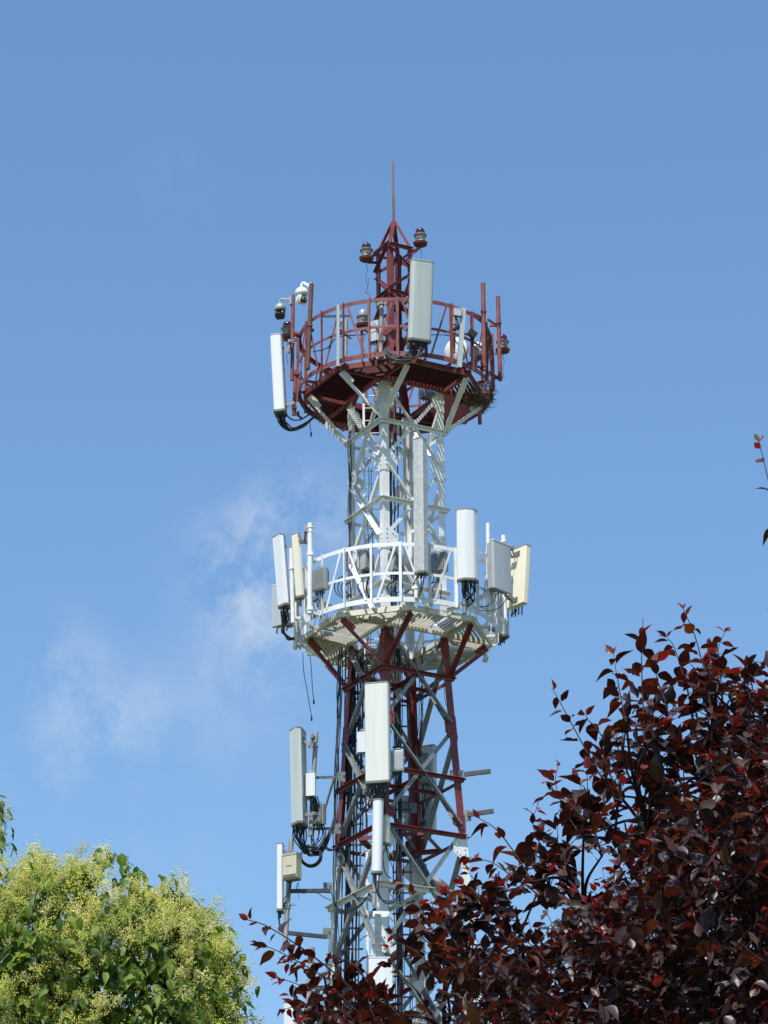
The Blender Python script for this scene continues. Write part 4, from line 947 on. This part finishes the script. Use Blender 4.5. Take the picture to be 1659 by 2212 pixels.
# the shoots that stand out against the sky, each with its own depth
SH = [([(1392, 1600), (1388, 1500), (1386, 1420), (1389, 1335)], -0.10, .026, .064, .0026), ([(1352, 1560), (1338, 1490), (1325, 1415)], -0.25, .024, .058, .002),
      ([(1300, 1680), (1260, 1610), (1225, 1545), (1195, 1490)], 0.05, .024, .05, .0024), ([(1262, 1770), (1230, 1735), (1200, 1712), (1188, 1690)], -0.3, .022, .056, .002),
      ([(1190, 1880), (1165, 1820), (1150, 1775), (1160, 1745)], 0.2, .024, .048, .002), ([(1150, 1905), (1110, 1840), (1070, 1790), (1032, 1766)], -0.35, .026, .052, .0022),
      ([(1160, 1930), (1100, 1888), (1060, 1862), (1010, 1852)], 0.15, .026, .054, .0022), ([(1090, 1960), (1050, 1915), (1020, 1895), (1012, 1880)], 0.3, .024, .05, .002),
      ([(1545, 1500), (1520, 1440), (1500, 1370), (1476, 1316)], -0.2, .024, .05, .0024), ([(1560, 1500), (1555, 1440), (1552, 1400), (1566, 1365)], 0.1, .022, .05, .002),
      ([(1490, 1510), (1470, 1440), (1455, 1395), (1440, 1376)], 0.25, .024, .052, .002), ([(1620, 1510), (1612, 1450), (1622, 1430), (1650, 1432)], 0.0, .022, .045, .002),
      ([(1700, 1560), (1660, 1500), (1625, 1462), (1600, 1450)], -0.1, .022, .05, .002), ([(1450, 1560), (1432, 1500), (1418, 1460), (1420, 1425)], -0.3, .022, .06, .002),
      ([(980, 2080), (930, 2000), (900, 1940), (868, 1905)], 0.1, .02, .05, .0022), ([(1000, 2060), (960, 2000), (938, 1965), (930, 1940)], -0.2, .016, .05, .002),
      ([(960, 2120), (905, 2060), (872, 2040), (848, 2015)], -0.1, .02, .048, .002), ([(900, 2140), (870, 2110), (848, 2085), (838, 2040)], 0.2, .022, .042, .002),
      ([(820, 2190), (720, 2100), (640, 2040), (575, 2000), (535, 1987)], 0.0, .019, .05, .0030), ([(700, 2110), (640, 2075), (590, 2050), (560, 2040)], -0.1, .02, .048, .002),
      ([(820, 2160), (740, 2095), (680, 2080), (620, 2078)], 0.15, .018, .05, .0022), ([(760, 2200), (690, 2150), (640, 2125), (598, 2112)], -0.15, .018, .048, .0022),
      ([(860, 2215), (780, 2150), (700, 2130), (625, 2150)], 0.1, .018, .046, .0024), ([(840, 2200), (800, 2130), (760, 2080), (720, 2068)], -0.05, .018, .05, .0022),
      ([(830, 2215), (810, 2140), (790, 2100), (770, 2085)], 0.1, .018, .048, .0022), ([(820, 2240), (700, 2190), (650, 2175), (612, 2180)], 0.05, .018, .048, .0022), ([(890, 2230), (850, 2180), (815, 2150), (780, 2140)], -0.1, .016, .05, .0022), ([(880, 2240), (860, 2200), (840, 2165), (835, 2135)], 0.1, .016, .048, .002), ([(840, 2250), (820, 2215), (800, 2180), (795, 2150)], -0.2, .017, .05, .002),
      ([(1060, 2000), (1030, 1960), (1010, 1940), (1000, 1935)], -0.1, .02, .048, .002), ([(1250, 1800), (1215, 1740), (1200, 1690), (1205, 1655)], 0.15, .024, .05, .002),
      ([(1330, 1640), (1290, 1575), (1270, 1555), (1262, 1540)], 0.3, .024, .05, .002), ([(1720, 1330), (1690, 1180), (1665, 1060), (1640, 955)], -0.1, .045, .056, .0026),
      ([(1740, 1400), (1700, 1260), (1690, 1200), (1672, 1165)], 0.1, .04, .056, .0024)]
limb_targets = []
for P, dd, gap, size, r in SH:
    n = len(P)
    sprig([at(x, y, PY+dd+0.12*(i/(n-1)-0.5)) for i, (x, y) in enumerate(P)], gap, size, 0.3, r)
    limb_targets.append(at(P[0][0], P[0][1], PY+dd))
# the dense crown: sprigs filling a volume about a metre and a half deep
PM = [(1000, 2260), (975, 2150), (960, 2080), (945, 2030), (985, 2020), (1040, 2015), (1100, 1985), (1165, 1955), (1235, 1925), (1295, 1880), (1345, 1820), (1375, 1760), (1395, 1700), (1430, 1680), (1485, 1690), (1530, 1590), (1580, 1520), (1620, 1540), (1680, 1520), (1780, 1440), (1980, 1450), (2250, 1600), (2500, 1900), (2560, 2300), (2500, 2700), (900, 2700)]
PL = [(630, 2260), (640, 2190), (690, 2140), (740, 2125), (800, 2150), (835, 2190), (850, 2250), (860, 2500), (660, 2420)]
def fill(poly, n, y0, y1, x0, x1, yy0, yy1, lean, gap=0.019, size=0.05, nl=(0.11, 0.25)):
    k = 0; tries = 0
    while k < n and tries < n*30:
        tries += 1
        px = rnd.uniform(x0, x1); py = rnd.uniform(yy0, yy1)
        if not in_poly(px, py, poly): continue
        yw = rnd.uniform(y0, y1); tip = at(px, py, yw)
        L_ = rnd.uniform(*nl)
        d = V((rnd.gauss(lean, 0.55), rnd.gauss((0.0 if rnd.random() < 0.5 else -0.3), 0.55), rnd.uniform(0.25, 1.0))).normalized()
        b = tip-d*L_; mid = (tip+b)/2+V((rnd.gauss(0, .012), rnd.gauss(0, .012), -0.012))
        sprig([b, mid, tip], gap, size*rnd.uniform(0.85, 1.15), 0.12, 0.0018, 0.0)
        k += 1
fill(PM, 1150, PY-0.7, PY+1.2, 940, 1760, 1420, 2300, -0.35)
fill(PL, 95, PY-0.35, PY+0.5, 590, 900, 2085, 2300, -0.55)
fill(PM, 420, PY-0.9, PY+1.3, 1660, 2560, 1400, 2700, 0.1, 0.024, 0.055)
fill(PM, 260, PY-0.7, PY+1.1, 900, 2500, 2230, 2700, -0.2, 0.026, 0.055)
# leafy upright sprays whose tips break the outline of the crown
for (bx, by, tx, ty, dd, n) in ((1400, 1760, 1362, 1520, 0.0, 12), (1390, 1700, 1420, 1500, 0.2, 9), (1440, 1700, 1395, 1545, -0.3, 9), (1330, 1790, 1300, 1640, 0.1, 8), (1300, 1850, 1262, 1700, -0.2, 7),
                                (1540, 1640, 1512, 1450, 0.0, 16), (1570, 1620, 1550, 1430, 0.25, 14), (1530, 1660, 1530, 1490, -0.3, 13), (1640, 1620, 1625, 1480, 0.1, 11), (1690, 1610, 1665, 1470, -0.15, 10), (1600, 1650, 1590, 1500, 0.4, 10),
                                (1250, 1930, 1205, 1810, 0.1, 9), (1190, 1960, 1150, 1870, -0.2, 9), (1120, 1990, 1085, 1900, 0.15, 8), (1060, 2020, 1035, 1945, -0.1, 8), (1010, 2050, 985, 1965, 0.2, 7), (1480, 1720, 1470, 1590, 0.3, 10), (960, 2110, 915, 2010, 0.0, 8),
                                (1340, 1720, 1345, 1600, 0.35, 9), (1280, 1800, 1240, 1745, 0.3, 7)):
    A = at(bx, by, PY+dd); B = at(tx, ty, PY+dd+rnd.uniform(-0.08, 0.08)); d = (B-A).normalized()
    twigs.tube(spline([A, (A+B)/2+V((rnd.gauss(0, .02), rnd.gauss(0, .02), 0)), B], 5), [0.004-0.0022*i/10 for i in range(11)], 5, False)
    for k in range(n):
        f = k/(n-1); p = A.lerp(B, f)
        sd_ = (V((rnd.gauss(0, 1), rnd.gauss(0, 1), 0.0))).normalized()
        L_ = rnd.uniform(0.06, 0.13)*(1.15-0.6*f); e = p+(d*rnd.uniform(0.5, 1.0)+sd_*rnd.uniform(0.4, 0.9)).normalized()*L_
        sprig([p, (p+e)/2+V((0, 0, -0.004)), e], 0.0175, 0.058, 0.15, 0.0017, 0.1)
    limb_targets.append(A)
scatter('crown', LT, lp, lx_, lz_, ll, lw, lc, M['plum_leaf'], plum)
# limbs from the trunk to the shoots
mb = MB(); fork = plum_root+V((0, -0.1, 1.7))
mb.tube(spline([plum_root-UP*0.1, plum_root+V((0.05, -0.03, 0.7)), fork], 6), [0.085-0.03*i/12 for i in range(13)], 12)
build(mb, 'trunk', M['bark'], plum, smooth=60)
hubs = [at(780, 2330, PY+0.1), at(960, 2230, PY), at(1130, 2080, PY+0.1), at(1260, 1950, PY-0.05), at(1400, 1800, PY), at(1540, 1680, PY+0.1), at(1690, 1620, PY), at(1900, 1800, PY+0.3), at(2200, 2100, PY)]
for h in hubs:
    mb = MB(); mid = fork.lerp(h, 0.5)+V((rnd.gauss(0, .04), rnd.gauss(0, .06), rnd.uniform(-0.12, 0.02)))
    mb.tube(spline([fork, mid, h], 8), [0.03-0.024*i/16 for i in range(17)], 8); build(mb, 'branch', M['bark'], plum, smooth=60)
for t_ in limb_targets:
    h = min(hubs, key=lambda q: (q-t_).length)
    twigs.tube(spline([h, h.lerp(t_, 0.5)+V((rnd.gauss(0, .02), rnd.gauss(0, .03), rnd.gauss(0, .02))), t_], 5), [0.006-0.003*i/10 for i in range(11)], 5, False)
build(twigs, 'twigs', M['twig'], plum)

# ------------------------------------------------------------------ the flowering green tree on the left
GY = 24.0
g_root = V((at(60, 2200, GY).x, GY+0.6, 0))
gtree = thing('flowering_tree', 'round green tree covered in pale yellow blossom at the lower left', 'tree', g_root, 'trees before the tower')
# lobes: photo centre, radius in photo pixels (across, up), depth offset and half depth in metres
LOB = [(215, 2165, 262, 280, 0.0, 0.9), (352, 2132, 105, 195, -0.3, 0.6), (70, 2060, 150, 190, -0.2, 0.7), (462, 2172, 70, 108, -0.2, 0.4), (-185, 2000, 165, 232, 0.3, 0.8), (-120, 2350, 330, 330, 0.1, 1.2), (260, 2420, 300, 240, 0.2, 1.2), (-420, 2300, 300, 330, 0.2, 1.2), (-40, 1792, 45, 52, 0.1, 0.3)]
def lobe_pts(n, shell):
    out = []
    wts = [l[2]*l[3] for l in LOB]
    while len(out) < n:
        l = rnd.choices(LOB, wts)[0]
        u = V((rnd.gauss(0, 1), rnd.gauss(0, 1), rnd.gauss(0, 1))).normalized()
        if u.y > 0.35 and rnd.random() < 0.6: continue
        rr = 1+rnd.gauss(0, 0.055) if rnd.random() < shell else rnd.uniform(0.45, 0.97)
        bump = 1+0.09*math.sin(u.x*9+l[0])+0.07*math.sin(u.z*11+l[1])+0.05*math.sin(u.y*8+u.x*5)
        rr *= bump
        px = l[0]+u.x*l[2]*rr; py = l[1]-u.z*l[3]*rr
        p = at(px, py, GY+l[4]+u.y*l[5]*rr)
        out.append((p, u, rr))
    return out
lp, lx_, lz_, ll, lw, lc = [], [], [], [], [], []
for p, u, rr in lobe_pts(2900, 0.75):
    # a small drooping cluster of leaves
    for k in range(rnd.randint(4, 7)):
        d = V((u.x*0.5+rnd.gauss(0, .45), u.y*0.5+rnd.gauss(0, .45), rnd.uniform(-1.25, -0.1))).normalized()
        q = p+V((rnd.gauss(0, .045), rnd.gauss(0, .045), rnd.gauss(0, .045)))
        lp.append(q); lx_.append(d); lz_.append(u+V((rnd.gauss(0, .4), rnd.gauss(0, .4), 0.7+rnd.gauss(0, .3)))); ll.append(rnd.uniform(0.08, 0.13)); lw.append(rnd.uniform(0.8, 1.05))
        c = rnd.choice([(0.055, 0.10, 0.018), (0.07, 0.125, 0.02), (0.035, 0.07, 0.014), (0.09, 0.15, 0.022), (0.15, 0.22, 0.03), (0.13, 0.20, 0.025), (0.18, 0.24, 0.04)]); k2 = rnd.uniform(.8, 1.2)
        lc.append((c[0]*k2, c[1]*k2, c[2]*k2))
scatter('foliage', LT, lp, lx_, lz_, ll, lw, lc, M['green_leaf'], gtree)
# blossom panicles: thin branchlets with specks of flower
def panicle(seed):
    r = random.Random(seed); vs = []; fs = []
    def tet(c, s):
        b = len(vs); A = V((r.gauss(0, 1), r.gauss(0, 1), r.gauss(0, 1))).normalized(); B = A.orthogonal().normalized(); C = A.cross(B)
        vs.extend([tuple(c+A*s), tuple(c+B*s-A*0.4*s), tuple(c-B*0.6*s+C*s*0.8-A*0.4*s), tuple(c-B*0.6*s-C*s*0.8-A*0.4*s)])
        fs.extend([(b, b+1, b+2), (b, b+2, b+3), (b, b+3, b+1), (b+1, b+3, b+2)])
    def stick(a, b_, w):
        b = len(vs); d = (b_-a).normalized(); n = d.orthogonal().normalized(); m_ = d.cross(n)
        vs.extend([tuple(a+n*w), tuple(a-n*w*0.5+m_*w), tuple(a-n*w*0.5-m_*w), tuple(b_)])
        fs.extend([(b, b+1, b+3), (b+1, b+2, b+3), (b+2, b, b+3)])
    for k in range(7):
        t = 0.25+0.75*k/6; a = V((t*0.7, 0, 0)); ang = k*2.4
        e = a+V((0.28, math.cos(ang)*0.36*(1.25-t*0.6), math.sin(ang)*0.36*(1.25-t*0.6)))
        stick(a, e, 0.012)
        for j in range(9):
            tet(a.lerp(e, 0.35+0.08*j)+V((r.gauss(0, .075), r.gauss(0, .075), r.gauss(0, .075))), r.uniform(0.028, 0.052))
    stick(V((0, 0, 0)), V((0.9, 0, 0)), 0.018)
    return np.array(vs), np.array(fs)
PT = [panicle(s) for s in (1, 2, 3, 4)]
lp, lx_, lz_, ll, lw, lc = [], [], [], [], [], []
for p, u, rr in lobe_pts(8200, 0.95):
    if math.sin(p.x*5.1+1)+math.sin(p.z*6.3)+math.sin(p.x*3+p.z*4)+rnd.gauss(0, .6) < -0.8: continue
    d = (u*0.8+UP*rnd.uniform(-0.1, 0.9)+V((rnd.gauss(0, .4), rnd.gauss(0, .4), rnd.gauss(0, .3)))).normalized()
    lp.append(p-d*0.04); lx_.append(d); lz_.append((rnd.gauss(0, 1), rnd.gauss(0, 1), rnd.gauss(0, 1))); ll.append(rnd.uniform(0.11, 0.19)); lw.append(1.0)
    c = rnd.choice([(0.74, 0.74, 0.25), (0.78, 0.77, 0.32), (0.66, 0.70, 0.20), (0.82, 0.8, 0.42)]); k2 = rnd.uniform(.85, 1.15)
    lc.append((c[0]*k2, c[1]*k2, c[2]*k2))
scatter('blossom', PT, lp, lx_, lz_, ll, lw, lc, M['blossom'], gtree)
mb = MB(); mb.tube(spline([g_root-UP*0.1, g_root+V((0.1, 0, 2.5)), g_root+V((0.0, -0.2, 5.0)), g_root+V((0.15, -0.4, 6.6))], 8), [0.2-0.1*i/24 for i in range(25)], 14)
build(mb, 'trunk', M['bark'], gtree, smooth=60)
tp = g_root+V((0.0, -0.2, 5.0)); 
for l in LOB[:8]:
    e = at(l[0], l[1]-l[3]*0.55, GY+l[4]); mb = MB()
    mb.tube(spline([tp, tp.lerp(e, 0.5)+V((rnd.gauss(0, .1), rnd.gauss(0, .1), -0.1)), e], 8), [0.06-0.05*i/16 for i in range(17)], 7); build(mb, 'branch', M['bark'], gtree, smooth=60)
mb = MB()
for l in LOB:
    b = at(l[0], l[1], GY+l[4])
    for k in range(26):
        u = V((rnd.gauss(0, 1), rnd.gauss(0, 1), rnd.gauss(0.3, 1))).normalized()
        e = at(l[0]+u.x*l[2]*0.98, l[1]-u.z*l[3]*0.98, GY+l[4]+u.y*l[5]*0.95)
        mb.tube(spline([b, b.lerp(e, 0.5)+V((rnd.gauss(0, .08), rnd.gauss(0, .08), -0.06)), e], 4), [0.014-0.011*i/8 for i in range(9)], 4, False)
build(mb, 'twigs', M['bark'], gtree)

# ------------------------------------------------------------------ ground
gm = paint('grass', (0.05, 0.075, 0.02), (0.085, 0.10, 0.035), 0.9, 0, 0.8, (0.13, 0.11, 0.07), 0.62, False, 0.4)
mb = MB(); mb.add([(-900, -900, 0), (900, -900, 0), (900, 1500, 0), (-900, 1500, 0)], [(0, 1, 2, 3)])
o = build(mb, 'ground', gm); tag(o, 'mown grass around the tower', kind='structure')
pm = paint('paving', (0.22, 0.215, 0.2), (0.17, 0.165, 0.155), 0.85, 0, 3, (0.12, 0.115, 0.105), 0.6)
mb = MB(); mb.lbox(TX-6, TX+6, TY-6, TY+6, 0.0005, 0.06); o = build(mb, 'pavement', pm); tag(o, 'pale paved square under the tower', kind='structure')

# ------------------------------------------------------------------ sun and sky
SUN_EL, SUN_AZ = 60.0, 20.0                      # height, and degrees to the left of the viewer's back
sd = V((-math.sin(R_(SUN_AZ))*math.cos(R_(SUN_EL)), -math.cos(R_(SUN_AZ))*math.cos(R_(SUN_EL)), math.sin(R_(SUN_EL))))
ld = bpy.data.lights.new('sun', 'SUN'); ld.energy = 5.0; ld.angle = R_(0.53); ld.color = (1.0, 0.96, 0.9)
lo = bpy.data.objects.new('sun', ld); COL.objects.link(lo); lo.rotation_euler = sd.to_track_quat('Z', 'Y').to_euler(); lo.location = (-20, -20, 60)
w = bpy.data.worlds.new('World'); sc.world = w; w.use_nodes = True
N = w.node_tree.nodes; L = w.node_tree.links; bg = N['Background']
sky = N.new('ShaderNodeTexSky'); sky.sky_type = 'NISHITA'; sky.sun_disc = False
sky.sun_elevation = R_(SUN_EL); sky.sun_rotation = R_(180+SUN_AZ); sky.altitude = 0; sky.air_density = 1.55; sky.dust_density = 0.0; sky.ozone_density = 10.0
bg.inputs['Strength'].default_value = SKY_STR = 0.13
CLOUD_OFF = (4.4, 0.2, 1.3)
# thin wisps of cloud, fixed in the sky's own directions
tc = N.new('ShaderNodeTexCoord'); dirn = tc.outputs['Generated']
no = N.new('ShaderNodeTexNoise'); no.inputs['Scale'].default_value = 24; no.inputs['Detail'].default_value = 10; no.inputs['Roughness'].default_value = 0.64; no.inputs['Distortion'].default_value = 0.15
cm = N.new('ShaderNodeMapping'); cm.inputs['Location'].default_value = CLOUD_OFF; L.new(dirn, cm.inputs[0]); L.new(cm.outputs[0], no.inputs[0])
def math_(op, a, b=None):
    n = N.new('ShaderNodeMath'); n.operation = op
    for i, x in enumerate((a, b)):
        if x is None: continue
        if isinstance(x, (int, float)): n.inputs[i].default_value = x
        else: L.new(x, n.inputs[i])
    return n.outputs[0]
tot = None
for px, py, rad, amp in ((620, 1115, 100, 0.85), (510, 1230, 100, 1.15), (580, 1340, 100, 0.9), (130, 1420, 75, 0.5), (180, 1530, 95, 0.62), (290, 1560, 85, 0.4), (110, 1650, 80, 0.25), (500, 1500, 130, 0.3), (390, 400, 70, 0.12), (250, 1760, 260, 0.12), (760, 1150, 90, 0.3)):
    d = c_w + c_r*((px-CX)/F_PX) - c_u*((py-CY)/F_PX); d.normalize()
    vm = N.new('ShaderNodeVectorMath'); vm.operation = 'DISTANCE'; L.new(dirn, vm.inputs[0]); vm.inputs[1].default_value = d
    q = math_('DIVIDE', vm.outputs['Value'], rad/F_PX); q = math_('MULTIPLY', q, q); g = math_('MULTIPLY', math_('EXPONENT', math_('MULTIPLY', q, -1.0)), amp)
    tot = g if tot is None else math_('ADD', tot, g)
mr = N.new('ShaderNodeMapRange'); mr.inputs[1].default_value = 0.43; mr.inputs[2].default_value = 0.74; L.new(no.outputs[0], mr.inputs[0])
fac = math_('MULTIPLY', math_('MULTIPLY', tot, mr.outputs[0]), 1.0)
mx = N.new('ShaderNodeMix'); mx.data_type = 'RGBA'; L.new(fac, mx.inputs[0]); L.new(sky.outputs[0], mx.inputs[6]); mx.inputs[7].default_value = (5.0, 5.4, 6.0, 1)
L.new(mx.outputs[2], bg.inputs[0])
sc.view_settings.view_transform = 'Standard'; sc.view_settings.look = 'None'; sc.view_settings.gamma = 1; sc.view_settings.exposure = 0.24
